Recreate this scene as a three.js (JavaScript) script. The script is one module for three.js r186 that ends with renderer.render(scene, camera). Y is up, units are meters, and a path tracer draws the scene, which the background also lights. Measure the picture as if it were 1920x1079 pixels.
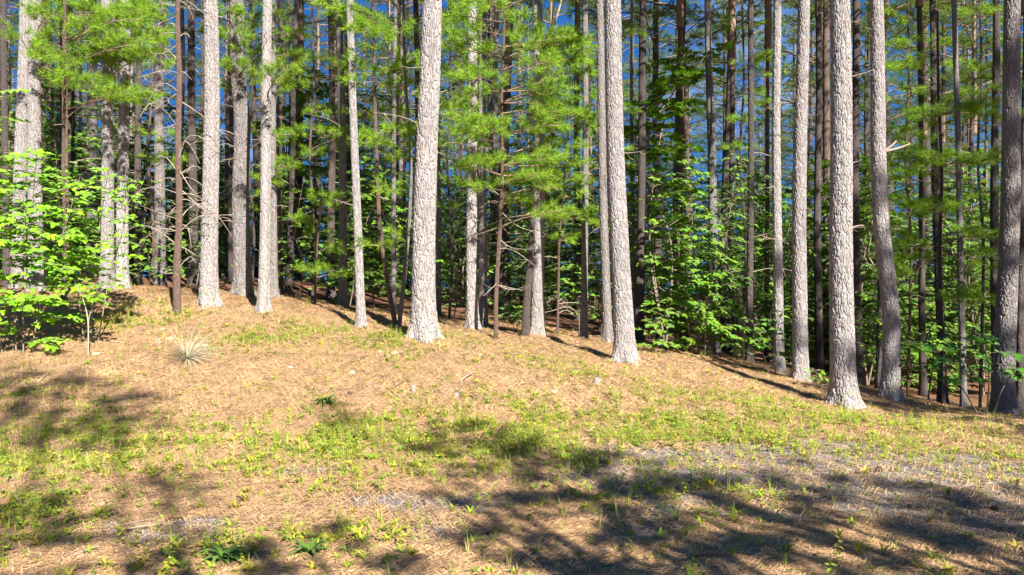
import * as THREE from 'three';
import { ImprovedNoise } from 'three/addons/math/ImprovedNoise.js';

// ---------------------------------------------------------------- camera, sky, sun, exposure
const scene = new THREE.Scene();
const EYE = 1.6, FPX = 1405;                       // eye height; focal length in pixels of the 1920 px wide photograph
const camera = new THREE.PerspectiveCamera(42, 1024 / 575, 0.05, 900);
camera.position.set(0, EYE, 0);
camera.lookAt(0, EYE, -10);

const SUN = new THREE.Vector3(Math.sin(0.49) * Math.cos(0.63), Math.sin(0.63), Math.cos(0.49) * Math.cos(0.63)).normalize();
const sun = new THREE.DirectionalLight(new THREE.Color().setRGB(1, 0.96, 0.89), 5);
sun.position.copy(SUN).multiplyScalar(80);
sun.castShadow = true;
sun.shadow.mapSize.set(4096, 4096);
Object.assign(sun.shadow.camera, { left: -60, right: 60, top: 60, bottom: -60, near: 1, far: 220 });
scene.add(sun, sun.target);

{ // clear deep blue sky, a little paler towards the horizon, with a few thin clouds
  const W = 1024, H = 512, data = new Float32Array(W * H * 4), n = new ImprovedNoise();
  for (let r = 0; r < H; r++) {
    const up = ((r + 0.5) / H - 0.5) * Math.PI, y = Math.sin(up), e = Math.max(0, y);
    for (let c = 0; c < W; c++) {
      const a = ((c + 0.5) / W - 0.5) * 2 * Math.PI, x = Math.cos(a) * Math.cos(up), z = Math.sin(a) * Math.cos(up);
      const t = Math.exp(-e * 4.5);
      let R = 0.007 + 0.016 * t, G = 0.046 + 0.055 * t, B = 0.165 + 0.085 * t;
      let s = 0, amp = 1, f = 3;
      for (let k = 0; k < 4; k++, amp *= 0.5, f *= 2.1) s += amp * n.noise(x * f + 7, y * f * 2.5 + 3, z * f + 11);
      const cl = THREE.MathUtils.smoothstep(s, 0.25, 0.85) * THREE.MathUtils.smoothstep(y, 0, 0.06) * 0.55;
      R += (0.17 - R) * cl; G += (0.23 - G) * cl; B += (0.34 - B) * cl;
      const i = (r * W + c) * 4;
      data[i] = R; data[i + 1] = G; data[i + 2] = B; data[i + 3] = 1;
    }
  }
  const sky = new THREE.DataTexture(data, W, H, THREE.RGBAFormat, THREE.FloatType);
  sky.mapping = THREE.EquirectangularReflectionMapping; sky.magFilter = THREE.LinearFilter; sky.needsUpdate = true;
  scene.background = sky; scene.environment = sky;
}
const renderer = new THREE.WebGLRenderer({ antialias: true });
renderer.toneMapping = THREE.LinearToneMapping;
renderer.toneMappingExposure = 3.1;
renderer.shadowMap.enabled = true;

// ---------------------------------------------------------------- helpers
const V = (x, y, z) => new THREE.Vector3(x, y, z);
function rng(seed) { let s = seed >>> 0; const f = () => { s = (s + 0x6D2B79F5) >>> 0; let t = s; t = Math.imul(t ^ (t >>> 15), t | 1); t ^= t + Math.imul(t ^ (t >>> 7), t | 61); return ((t ^ (t >>> 14)) >>> 0) / 4294967296; }; f.r = (a, b) => a + (b - a) * f(); f.pick = (l) => l[Math.floor(f() * l.length)]; return f; }
const perlin = new ImprovedNoise(), N3 = (x, y, z = 0) => perlin.noise(x + 137.3, y + 71.7, z + 19.1);
const fbm = (x, y, z = 0, o = 4) => { let s = 0, a = 1; for (let i = 0; i < o; i++, a *= 0.5) { s += a * N3(x, y, z); x = x * 2.03 + 5.1; y = y * 2.03 + 1.7; z = z * 2.03 + 3.3; } return s; };
const clamp = THREE.MathUtils.clamp, lerp = THREE.MathUtils.lerp, sstep = THREE.MathUtils.smoothstep;
const at = (px, py, d) => V((px - 960) / FPX * d, EYE + (539.5 - py) / FPX * d, -d);

class MB {                                           // collects triangles
  constructor() { this.p = []; this.c = []; this.u = []; this.i = []; }
  v(x, y, z, c, u = 0, w = 0) { this.p.push(x, y, z); this.c.push(c[0], c[1], c[2]); this.u.push(u, w); return this.p.length / 3 - 1; }
  t(a, b, c) { this.i.push(a, b, c); }
  get n() { return this.i.length / 3; }
  geo() {
    const g = new THREE.BufferGeometry();
    g.setAttribute('position', new THREE.BufferAttribute(new Float32Array(this.p), 3));
    g.setAttribute('color', new THREE.BufferAttribute(new Float32Array(this.c), 3));
    g.setAttribute('uv', new THREE.BufferAttribute(new Float32Array(this.u), 2));
    g.setIndex(this.i); g.computeVertexNormals();
    return g;
  }
}
const WHITE = [1, 1, 1];
function mesh(name, geo, mat, parent = scene) { const m = new THREE.Mesh(geo, mat); m.name = name; m.castShadow = m.receiveShadow = true; parent.add(m); return m; }
const taken = {};
function numbered(name) { const k = taken[name] = (taken[name] ?? -1) + 1; return k ? name + '_' + String(k).padStart(3, '0') : name; }
function thing(name, label, category, group) { const o = new THREE.Group(); o.name = numbered(name); o.userData = { label, category }; if (group) o.userData.group = group; scene.add(o); return o; }
function tag(o, label, category, group) { o.name = numbered(o.name); Object.assign(o.userData, { label, category }); if (group) o.userData.group = group; return o; }

// a tube along points with a radius at each; uv in bark tiles
function tube(mb, pts, rad, seg = 5, col = WHITE, cap = true) {
  const up = V(0, 1, 0), rows = [];
  let nrm = null;
  for (let k = 0; k < pts.length; k++) {
    const t = V(0, 0, 0).subVectors(pts[Math.min(k + 1, pts.length - 1)], pts[Math.max(k - 1, 0)]).normalize();
    if (!nrm) nrm = V(0, 0, 0).crossVectors(Math.abs(t.y) > 0.9 ? V(1, 0, 0) : up, t).normalize();
    else nrm.addScaledVector(t, -nrm.dot(t)).normalize();
    const b = V(0, 0, 0).crossVectors(t, nrm), row = [];
    for (let s = 0; s <= seg; s++) {
      const a = s / seg * Math.PI * 2, r = rad[k], cx = Math.cos(a) * r, cy = Math.sin(a) * r;
      row.push(mb.v(pts[k].x + nrm.x * cx + b.x * cy, pts[k].y + nrm.y * cx + b.y * cy, pts[k].z + nrm.z * cx + b.z * cy, col, s / seg, k * 0.12));
    }
    rows.push(row);
  }
  for (let k = 0; k + 1 < rows.length; k++) for (let s = 0; s < seg; s++) { mb.t(rows[k][s], rows[k][s + 1], rows[k + 1][s]); mb.t(rows[k][s + 1], rows[k + 1][s + 1], rows[k + 1][s]); }
  if (cap && rad[rad.length - 1] > 0.004) { const e = pts[pts.length - 1], c = mb.v(e.x, e.y, e.z, col, 0.5, 0.5), l = rows[rows.length - 1]; for (let s = 0; s < seg; s++) mb.t(l[s], l[s + 1], c); }
}
function curve(a, b, bend, n) { const out = []; for (let k = 0; k <= n; k++) { const t = k / n, p = a.clone().lerp(b, t); p.addScaledVector(bend, Math.sin(t * Math.PI)); out.push(p); } return out; }
const taper = (n, a, b) => Array.from({ length: n + 1 }, (_, k) => lerp(a, b, k / n));

// ---------------------------------------------------------------- textures and materials
// bark plates: a tile 0.5 m round the trunk and 1 m up
const BW = 512, BH = 1024, barkH = new Float32Array(BW * BH), barkId = new Float32Array(BW * BH);
{
  const r = rng(5), CX = 13, CY = 7, cells = [];
  for (let j = 0; j < CY; j++) for (let i = 0; i < CX; i++) cells.push([(i + 0.5 + r.r(-0.46, 0.46)), (j + 0.5 + r.r(-0.48, 0.48)), r(), r.r(0.6, 1)]);
  for (let y = 0; y < BH; y++) for (let x = 0; x < BW; x++) {
    const fx = x / BW, fy = y / BH, tau = Math.PI * 2;
    const wx = Math.cos(fx * tau), wz = Math.sin(fx * tau), wy = Math.cos(fy * tau), ww = Math.sin(fy * tau);
    const u = fx * CX + 0.55 * N3(wx * 1.6 + wy * 2.2, wz * 1.6, ww * 2.2) + 0.22 * N3(wx * 5 + wy * 7, wz * 5, ww * 7 + 4), v = fy * CY + 0.5 * N3(wx * 2.4, wz * 2.4 + wy * 2.1, ww * 2.1 + 9);
    const iu = Math.floor(u), iv = Math.floor(v);
    let f1 = 9, f2 = 9, id = 0, hi = 1;
    for (let b = -2; b <= 2; b++) for (let a = -2; a <= 2; a++) {
      const ci = ((iu + a) % CX + CX) % CX, cj = ((iv + b) % CY + CY) % CY, c = cells[cj * CX + ci];
      const du = u - (iu + a + c[0] - ci), dv = (v - (iv + b + c[1] - cj)) * 0.62, d = Math.hypot(du, dv);
      if (d < f1) { f2 = f1; f1 = d; id = c[2]; hi = c[3]; } else if (d < f2) f2 = d;
    }
    const fine = 0.5 + 0.5 * N3(wx * 11 + wy * 16, wz * 11, ww * 16), crack = Math.abs(N3(wx * 7 + wy * 2, wz * 7, ww * 14 + wy * 14)), flake = Math.abs(N3(wx * 13 + 3, wz * 13, ww * 9 + wy * 9));
    barkH[y * BW + x] = sstep(f2 - f1, 0.015, 0.15) * (0.45 * hi + 0.2 * fine + 0.2 * sstep(crack, 0, 0.10) + 0.15 * sstep(flake, 0, 0.1));
    barkId[y * BW + x] = id;
  }
}
function barkAt(u, v) { const x = ((Math.round(u * BW) % BW) + BW) % BW, y = ((Math.round(v * BH) % BH) + BH) % BH; return barkH[y * BW + x]; }
function dataTex(w, h, fn, srgb, rep = true) {
  const d = new Uint8Array(w * h * 4);
  for (let y = 0; y < h; y++) for (let x = 0; x < w; x++) { const c = fn(x, y), i = (y * w + x) * 4; d[i] = clamp(c[0], 0, 1) * 255; d[i + 1] = clamp(c[1], 0, 1) * 255; d[i + 2] = clamp(c[2], 0, 1) * 255; d[i + 3] = 255; }
  const t = new THREE.DataTexture(d, w, h); t.magFilter = THREE.LinearFilter; t.minFilter = THREE.LinearMipmapLinearFilter; t.generateMipmaps = true;
  if (rep) t.wrapS = t.wrapT = THREE.RepeatWrapping; if (srgb) t.colorSpace = THREE.SRGBColorSpace; t.needsUpdate = true; return t;
}
const barkMap = dataTex(BW, BH, (x, y) => {
  const tau = Math.PI * 2, a = x / BW * tau, b = y / BH * tau, id = barkId[y * BW + x];
  const wx = Math.cos(a), wz = Math.sin(a), wy = Math.cos(b), ww = Math.sin(b);
  const n1 = N3(wx * 3 + wy * 4, wz * 3, ww * 4 + 2), n2 = N3(wx * 14 + wy * 12, wz * 14, ww * 12 + 5), n3 = N3(wx * 40 + wy * 30, wz * 40, ww * 30 + 1);
  let v = 0.80 + 0.10 * (id - 0.5) + 0.10 * n1 + 0.10 * n2 + 0.08 * n3;
  const rust = sstep(id, 0.88, 0.99) * 0.35 + sstep(n2, 0.3, 0.65) * 0.25;     // flakes that have come off show redder bark
  return [v, v * lerp(0.965, 0.80, rust), v * lerp(0.945, 0.68, rust)];
}, true);
const barkBump = dataTex(BW, BH, (x, y) => { const h = barkH[y * BW + x]; return [h, h, h]; });
const litter = dataTex(1024, 1024, (x, y) => [0.8, 0.8, 0.8], true);
{ // fallen needles: strokes in many directions, neutral so that the ground's own colours tint them
  const S = 1024, d = litter.image.data, r = rng(77), acc = new Float32Array(S * S).fill(0.66);
  for (let k = 0; k < 26000; k++) {
    let x = r() * S, y = r() * S; const a = r() * Math.PI, len = r.r(20, 70), v = r.r(0.4, 1.0), cv = r.r(-0.01, 0.01); let aa = a;
    for (let s = 0; s < len; s++) { const i = (((y | 0) + S) % S) * S + (((x | 0) + S) % S); acc[i] = lerp(acc[i], v, 0.75); x = (x + Math.cos(aa) + S) % S; y = (y + Math.sin(aa) + S) % S; aa += cv; }
  }
  for (let i = 0; i < S * S; i++) { const v = acc[i]; d[i * 4] = v * 255; d[i * 4 + 1] = v * 247; d[i * 4 + 2] = v * 240; }
}
const std = (o) => new THREE.MeshStandardMaterial(o);
const lin = (r, g, b) => new THREE.Color().setRGB(r, g, b);
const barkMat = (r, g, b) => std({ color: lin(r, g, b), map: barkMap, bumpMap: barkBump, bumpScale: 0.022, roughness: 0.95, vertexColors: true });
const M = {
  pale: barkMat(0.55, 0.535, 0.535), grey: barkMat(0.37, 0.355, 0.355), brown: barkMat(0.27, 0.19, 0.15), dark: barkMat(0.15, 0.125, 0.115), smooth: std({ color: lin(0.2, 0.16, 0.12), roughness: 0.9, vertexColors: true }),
  dead: std({ color: lin(0.34, 0.275, 0.215), roughness: 0.9, vertexColors: true }),
  twig: std({ color: lin(0.22, 0.15, 0.10), roughness: 0.9, vertexColors: true }),
  leaf: new THREE.MeshPhysicalMaterial({ color: lin(1, 1, 1), vertexColors: true, roughness: 1, transmission: 0.4, thickness: 0, side: THREE.DoubleSide, specularIntensity: 0.35 }),
  needle: new THREE.MeshPhysicalMaterial({ color: lin(1, 1, 1), vertexColors: true, roughness: 1, transmission: 0.45, thickness: 0, side: THREE.DoubleSide, specularIntensity: 0.4 }),
  ground: std({ color: lin(1, 1, 1), map: litter, bumpMap: litter, bumpScale: 0.012, roughness: 1, vertexColors: true }),
  straw: std({ color: lin(1, 1, 1), roughness: 0.9, vertexColors: true, side: THREE.DoubleSide }),
  stone: std({ color: lin(1, 1, 1), roughness: 0.95, vertexColors: true }),
};

// ---------------------------------------------------------------- the terrain
const TX = [-40, -14, -9, -6, -3, 0, 3, 6, 9, 14, 40], TD = [-30, 3, 6, 8, 10, 12, 14, 18, 26, 60, 140];
const TH = [
  [0, 0, 0, 0, 0, 0, 0, 0, 0, 0, 0], [0, 0, 0, 0, 0, 0, 0, 0, 0, -0.02, -0.05],
  [0.1, 0.06, 0.03, 0.02, 0, 0, 0, -0.02, -0.08, -0.15, -0.3], [0.3, 0.2, 0.16, 0.13, 0.11, 0.1, 0.03, -0.09, -0.22, -0.4, -0.6],
  [0.7, 0.56, 0.55, 0.54, 0.5, 0.46, 0.16, -0.16, -0.38, -0.6, -0.9], [1.1, 0.95, 0.93, 0.95, 0.85, 0.72, 0.35, -0.2, -0.55, -0.9, -1.1],
  [1.4, 1.25, 1.22, 1.33, 1.1, 0.77, 0.43, -0.13, -0.72, -1.1, -1.3], [1.8, 1.65, 1.6, 1.5, 1.12, 0.8, 0.36, -0.2, -0.9, -1.3, -1.5],
  [2.1, 2, 1.95, 1.75, 1.25, 0.9, 0.3, -0.3, -1, -1.4, -1.7], [2.1, 2, 1.9, 1.7, 1.3, 0.8, 0.2, -0.4, -1.1, -1.6, -1.8], [-3, -3, -3, -3, -3, -3, -3, -3, -3, -3, -3]];
function knots(A, v) { let k = 0; while (k < A.length - 2 && v > A[k + 1]) k++; return [k, clamp((v - A[k]) / (A[k + 1] - A[k]), 0, 1)]; }
function hermite(A, f, k, t) {
  const n = A.length, y0 = f(k), y1 = f(k + 1), h = A[k + 1] - A[k];
  const slope = (i) => { if (i <= 0 || i >= n - 1) return 0; const a = (f(i) - f(i - 1)) / (A[i] - A[i - 1]), b = (f(i + 1) - f(i)) / (A[i + 1] - A[i]); return a * b <= 0 ? 0 : 2 * a * b / (a + b); };
  const m0 = slope(k) * h, m1 = slope(k + 1) * h, t2 = t * t, t3 = t2 * t;
  return (2 * t3 - 3 * t2 + 1) * y0 + (t3 - 2 * t2 + t) * m0 + (-2 * t3 + 3 * t2) * y1 + (t3 - t2) * m1;
}
function baseH(x, d) {
  const [i, s] = knots(TX, x), [j, t] = knots(TD, d), col = {};
  const row = (jj) => col[jj] ??= hermite(TX, (ii) => TH[jj][ii], i, s);
  return hermite(TD, row, j, t);
}
// the pines that stand along the edge of the wood: foot (px, py), px where they leave the frame, width, distance
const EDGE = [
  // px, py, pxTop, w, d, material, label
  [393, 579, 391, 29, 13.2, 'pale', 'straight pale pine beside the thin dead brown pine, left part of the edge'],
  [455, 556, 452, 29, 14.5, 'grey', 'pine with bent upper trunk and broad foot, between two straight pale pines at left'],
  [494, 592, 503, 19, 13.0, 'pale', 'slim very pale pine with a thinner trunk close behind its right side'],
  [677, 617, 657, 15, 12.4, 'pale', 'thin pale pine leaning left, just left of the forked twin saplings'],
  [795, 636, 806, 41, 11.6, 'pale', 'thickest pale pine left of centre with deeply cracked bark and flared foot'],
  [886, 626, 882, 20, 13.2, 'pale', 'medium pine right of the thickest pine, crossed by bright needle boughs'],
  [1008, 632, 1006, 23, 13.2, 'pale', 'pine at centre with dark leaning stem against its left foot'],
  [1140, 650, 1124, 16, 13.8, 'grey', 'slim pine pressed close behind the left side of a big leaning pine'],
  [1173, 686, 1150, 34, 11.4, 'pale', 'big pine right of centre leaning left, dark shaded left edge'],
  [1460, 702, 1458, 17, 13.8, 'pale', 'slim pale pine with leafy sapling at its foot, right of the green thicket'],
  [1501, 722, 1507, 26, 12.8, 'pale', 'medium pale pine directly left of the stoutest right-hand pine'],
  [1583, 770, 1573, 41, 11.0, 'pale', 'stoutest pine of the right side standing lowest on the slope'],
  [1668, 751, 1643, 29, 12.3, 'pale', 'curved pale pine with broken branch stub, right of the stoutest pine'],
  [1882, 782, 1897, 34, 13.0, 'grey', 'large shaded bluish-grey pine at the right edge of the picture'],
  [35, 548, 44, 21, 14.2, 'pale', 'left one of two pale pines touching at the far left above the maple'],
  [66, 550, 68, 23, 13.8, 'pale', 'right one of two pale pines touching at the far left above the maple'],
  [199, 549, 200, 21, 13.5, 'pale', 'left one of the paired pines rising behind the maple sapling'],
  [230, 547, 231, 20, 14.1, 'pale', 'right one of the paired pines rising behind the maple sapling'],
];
const fixes = EDGE.map((e) => { const p = at(e[0], e[1], e[4]); return [p.x, e[4], p.y - baseH(p.x, e[4])]; });
function ground(x, z) {
  const d = -z; let h = baseH(x, d), sw = 0, s = 0, mound = 0;
  if (d > 8 && d < 20) for (const f of fixes) { const q = ((x - f[0]) ** 2 + (d - f[1]) ** 2) / 2; if (q < 9) { const w = Math.exp(-q); mound += 0.06 * Math.exp(-q * 14); sw += w; s += w * f[2]; } }
  h += s / Math.max(1, sw) + mound;
  const bank = sstep(d, 6.5, 9);
  return h + (0.034 * N3(x * 1.1, d * 1.1) + 0.022 * N3(x * 3.3, d * 3.3, 4)) * (0.35 + bank) + 0.006 * N3(x * 9, d * 9, 8);
}
const G = (px, py) => { // where the line of sight through a pixel meets the ground
  const dir = at(px, py, 1).sub(V(0, EYE, 0)); let d = 2.5;
  while (d < 60 && EYE + dir.y * d > ground(dir.x * d, -d)) d += 0.04;
  return V(dir.x * d, ground(dir.x * d, -d), -d);
};
// patches on the ground: [px, py, half width px, half height px, strength]
const blobs = (list) => { const B = list.map(([px, py, w, h, s]) => { const c = G(px, py), a = G(px + w, py), b = G(px, py - h); return [c.x, c.z, Math.max(0.12, Math.abs(a.x - c.x)), Math.max(0.15, Math.abs(b.z - c.z)), s]; }); return (x, z) => { let m = 0; for (const b of B) { const q = ((x - b[0]) / b[2]) ** 2 + ((z - b[1]) / b[3]) ** 2; if (q < 6) m = Math.max(m, b[4] * Math.exp(-q)); } return m; }; };
const gravelB = blobs([[1600, 895, 470, 60, 1.1], [1850, 940, 280, 70, 1.1], [1330, 880, 190, 42, 1], [1500, 960, 300, 40, 0.55], [1050, 900, 180, 22, 0.5], [900, 945, 220, 25, 0.6], [640, 940, 160, 25, 0.6], [560, 885, 90, 15, 0.55], [330, 990, 120, 25, 0.75], [850, 1010, 130, 22, 0.55], [1050, 1060, 130, 20, 0.6], [1250, 1000, 200, 30, 0.45], [1750, 1020, 200, 40, 0.45]]);
const soilB = blobs([[165, 660, 22, 25, 1], [80, 640, 30, 15, 0.8], [30, 660, 35, 30, 0.7], [745, 668, 30, 10, 0.9], [345, 640, 40, 12, 0.5], [100, 680, 60, 12, 0.5], [980, 670, 40, 8, 0.5], [600, 690, 60, 10, 0.4]]);
const gravelAt = (x, z) => clamp(gravelB(x, z) * 1.15 + 0.5 * fbm(x * 1.3, z * 1.3, 3) + 0.08, 0, 1) * (z > -9.5 ? 1 : 0);
const weedB = blobs([[700, 820, 200, 45, 1], [1000, 810, 260, 50, 1], [1350, 800, 230, 45, 1], [1480, 830, 120, 30, 0.8], [120, 850, 190, 55, 0.9], [330, 820, 150, 35, 0.45], [560, 850, 200, 40, 0.6], [560, 625, 120, 18, 1.3], [740, 636, 90, 14, 1.2], [500, 640, 120, 12, 1], [1060, 690, 110, 14, 0.6], [240, 590, 120, 22, 1.3], [310, 600, 60, 12, 1], [420, 1045, 70, 25, 0.6], [660, 1020, 110, 30, 0.4], [80, 960, 120, 40, 0.3], [1100, 870, 200, 25, 0.6], [1260, 930, 160, 30, 0.35], [1700, 850, 200, 25, 0.35], [930, 660, 80, 12, 0.5], [1450, 770, 200, 20, 0.6], [40, 740, 120, 30, 0.4]]);
const weedAt = (x, z) => clamp(weedB(x, z) * (0.6 + 1.1 * fbm(x * 1.7, z * 1.7, 9)) + 0.012, 0, 1) * (1 - 0.65 * sstep(gravelAt(x, z), 0.4, 0.8));

{
  const axis = (lo, hi, step, far0, far1) => { const a = []; let s = step; for (let v = lo; v > far0; s *= 1.22) { v -= s; a.unshift(Math.max(v, far0)); } for (let v = lo; v <= hi; v += step) a.push(v); s = step; for (let v = hi; v < far1; s *= 1.22) { v += s; a.push(Math.min(v, far1)); } return a; };
  const xs = axis(-10, 10, 0.06, -400, 400), ds = axis(2.5, 17, 0.06, -200, 500), mb = new MB(), nx = xs.length;
  for (const d of ds) for (const x of xs) {
    const z = -d, g = gravelAt(x, z), so = clamp(soilB(x, z) + 0.7 * fbm(x * 2.2, z * 2.2, 6) - 0.35, 0, 1) * (d > 7 ? 1 : 0.2), n = fbm(x * 0.7, z * 0.7, 1), n2 = fbm(x * 5, z * 5, 2, 3);
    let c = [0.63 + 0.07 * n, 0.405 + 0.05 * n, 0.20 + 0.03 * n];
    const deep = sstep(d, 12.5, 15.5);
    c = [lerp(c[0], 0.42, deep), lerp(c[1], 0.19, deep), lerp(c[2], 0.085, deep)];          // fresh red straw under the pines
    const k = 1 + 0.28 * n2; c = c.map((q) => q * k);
    const gr = sstep(g + 0.25 * n2, 0.22, 0.55) * 0.9, gv = 0.42 * (1 + 0.35 * n2);
    c = [lerp(c[0], gv, gr), lerp(c[1], gv * 0.93, gr), lerp(c[2], gv * 0.86, gr)];
    const sr = sstep(so + 0.2 * n2, 0.4, 0.75) * 0.7; c = [lerp(c[0], 0.62, sr), lerp(c[1], 0.5, sr), lerp(c[2], 0.27, sr)];
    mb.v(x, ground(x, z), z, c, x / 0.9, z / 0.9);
  }
  for (let j = 0; j + 1 < ds.length; j++) for (let i = 0; i + 1 < nx; i++) { const a = j * nx + i; mb.t(a, a + 1, a + nx); mb.t(a + 1, a + nx + 1, a + nx); }
  const g = mesh('ground', mb.geo(), M.ground); g.userData = { kind: 'structure', label: 'sloping ground of orange pine straw and pale gravel' };
}

// ---------------------------------------------------------------- foliage pieces
const GREEN = { needle: [0.25, 0.42, 0.018], maple: [0.225, 0.40, 0.008], thicket: [0.155, 0.30, 0.010], weed: [0.17, 0.27, 0.028] };
const tint = (r, base, k = 0.3, warm = 0.25) => { const v = 1 + r.r(-k, k), w = r.r(-warm, warm); return [base[0] * v * (1 + w), base[1] * v, base[2] * v * (1 - w)]; };
function tuft(mb, p, dir, len, n, w, r, base, spread = 1) {
  const a = V(0, 0, 0).crossVectors(dir, Math.abs(dir.y) > 0.9 ? V(1, 0, 0) : V(0, 1, 0)).normalize(), b = V(0, 0, 0).crossVectors(dir, a);
  for (let k = 0; k < n; k++) {
    const th = r() * Math.PI * 2, ph = (0.15 + 0.95 * Math.sqrt(r())) * spread, l = len * r.r(0.65, 1.1), cs = Math.cos(ph), sn = Math.sin(ph);
    const d = dir.clone().multiplyScalar(cs).addScaledVector(a, Math.cos(th) * sn).addScaledVector(b, Math.sin(th) * sn);
    const q = p.clone().addScaledVector(dir, r.r(-0.03, 0.02)), s = V(r.r(-1, 1), r.r(-1, 1), r.r(-1, 1)).cross(d).normalize().multiplyScalar(w / 2);
    const e = q.clone().addScaledVector(d, l); e.y -= l * 0.12;
    const c = tint(r, base);
    mb.t(mb.v(q.x - s.x, q.y - s.y, q.z - s.z, c), mb.v(q.x + s.x, q.y + s.y, q.z + s.z, c), mb.v(e.x, e.y, e.z, c));
  }
}
// a bough: bent limb, side twigs in a flat layer, tufts of needles
function bough(wood, needles, A, B, r, o = {}) {
  const L = A.distanceTo(B), n = 6, pts = curve(A, B, V(r.r(-0.05, 0.05), r.r(-0.02, 0.10), r.r(-0.05, 0.05)).multiplyScalar(L), n);
  tube(wood, pts, taper(n, o.r0 ?? (0.006 + 0.006 * L), 0.003), 4);
  const tw = Math.max(5, Math.round(L * (o.dens ?? 9))), from = o.from ?? 0.3;
  const dir = B.clone().sub(A).normalize(), side = V(0, 0, 0).crossVectors(dir, V(0, 1, 0)).normalize();
  for (let k = 0; k < tw; k++) {
    const t = lerp(from, 1, (k + r()) / tw), f = t * n, i = Math.min(n - 1, Math.floor(f)), q = pts[i].clone().lerp(pts[i + 1], f - i);
    const tl = (o.twig ?? 0.34) * r.r(0.5, 1.1) * (1.15 - 0.5 * t), s = (k % 2 ? 1 : -1) * r.r(0.5, 1.2);
    const td = dir.clone().multiplyScalar(0.75).addScaledVector(side, s).add(V(0, r.r(-0.1, 0.4), 0)).normalize(), e = q.clone().addScaledVector(td, tl);
    if (o.twigs !== false) tube(wood, [q, q.clone().lerp(e, 0.5).add(V(0, 0.015, 0)), e], [0.004, 0.0035, 0.0025], 3, WHITE, false);
    const nt = o.tufts ?? 4;
    for (let m = 0; m < nt; m++) {
      const tt = lerp(0.35, 1, (m + 0.6) / nt), c = q.clone().lerp(e, tt), dd = td.clone().add(V(r.r(-0.4, 0.4), r.r(0, 0.6), r.r(-0.4, 0.4))).normalize();
      tuft(needles, c, dd, o.len ?? 0.13, o.n ?? 34, o.w ?? 0.0075, r, o.base ?? GREEN.needle);
    }
  }
  tuft(needles, B, dir, o.len ?? 0.13, (o.n ?? 34), o.w ?? 0.0075, r, o.base ?? GREEN.needle);
}
// bare dead branch with curled side twigs
function deadBranch(mb, A, B, r, r0 = 0.012, droop = 0.1) {
  const L = A.distanceTo(B), pts = curve(A, B, V(r.r(-0.15, 0.15), r.r(-droop, droop * 1.6), r.r(-0.15, 0.15)).multiplyScalar(L), 6);
  tube(mb, pts, taper(6, r0, 0.003), 4);
  const k = Math.round(r.r(2, 5));
  for (let j = 0; j < k; j++) { const q = pts[2 + Math.floor(r() * 4)], e = q.clone().add(V(r.r(-1, 1), r.r(-0.7, 0.5), r.r(-1, 1)).multiplyScalar(L * 0.35)); tube(mb, curve(q, e, V(r.r(-0.1, 0.1), -0.08 * r(), r.r(-0.1, 0.1)).multiplyScalar(L), 3), taper(3, r0 * 0.5, 0.002), 3); }
}
// trunk along a path: path(h) gives the offset from the foot at height h
function trunkGeo({ H, r0, path, seg, fine, step, flare = 0.35, disp = 0.011, seed = 0, top = 0.02 }) {
  const mb = new MB(), hs = []; for (let h = -0.12; h < fine; h += step) hs.push(h); for (let h = fine; h < H; h += 0.5) hs.push(h); hs.push(H);
  const circ = 2 * Math.PI * r0, ts = 0.40 + 0.02 * (seed % 5), tiles = Math.max(1, Math.round(circ / ts)), scale = 1, v0 = seed * 0.37; let prev = null;
  for (const h of hs) {
    const c = path(h), r = Math.max(top, r0 * (1.03 - 0.72 * h / H)) * (1 + flare * Math.exp(-Math.max(0, h) / 0.22)), row = [];
    for (let s = 0; s <= seg; s++) {
      const a = s / seg * Math.PI * 2, u = s / seg * tiles + seed * 0.13, v = h / (ts * 2.7) + v0;
      const lobes = 1 + flare * 0.35 * Math.exp(-Math.max(0, h) / 0.16) * Math.sin(a * 4 + seed) + 0.025 * N3(Math.cos(a) * 1.2, h * 1.3, Math.sin(a) * 1.2 + seed) ;
      const dd = disp ? disp * (barkAt(u * scale, v) - 0.7) * (h > fine ? 0.4 : 1) : 0, R = r * lobes + dd;
      const n1 = N3(Math.cos(a) * 1.5 + seed, h * 1.1, Math.sin(a) * 1.5), n2 = N3(Math.cos(a) * 5 + seed, h * 7, Math.sin(a) * 5), k = 1 + 0.16 * n1 + 0.10 * n2, moss = disp > 0.009 ? sstep(n2 + 0.7 * N3(Math.cos(a) * 2, h * 3 + seed, Math.sin(a) * 2) - 0.5 * Math.max(0, h), 0.05, 0.4) * 0.5 : 0;   // lichen and moss patches, mostly low down
      row.push(mb.v(c.x + Math.cos(a) * R, h, c.z - Math.sin(a) * R, [k * lerp(1, 0.78, moss), k * lerp(1, 0.92, moss), k * lerp(1, 0.5, moss)], u, v));
    }
    if (prev) for (let s = 0; s < seg; s++) { mb.t(prev[s], prev[s + 1], row[s]); mb.t(prev[s + 1], row[s + 1], row[s]); }
    prev = row;
  }
  return mb.geo();
}
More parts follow.
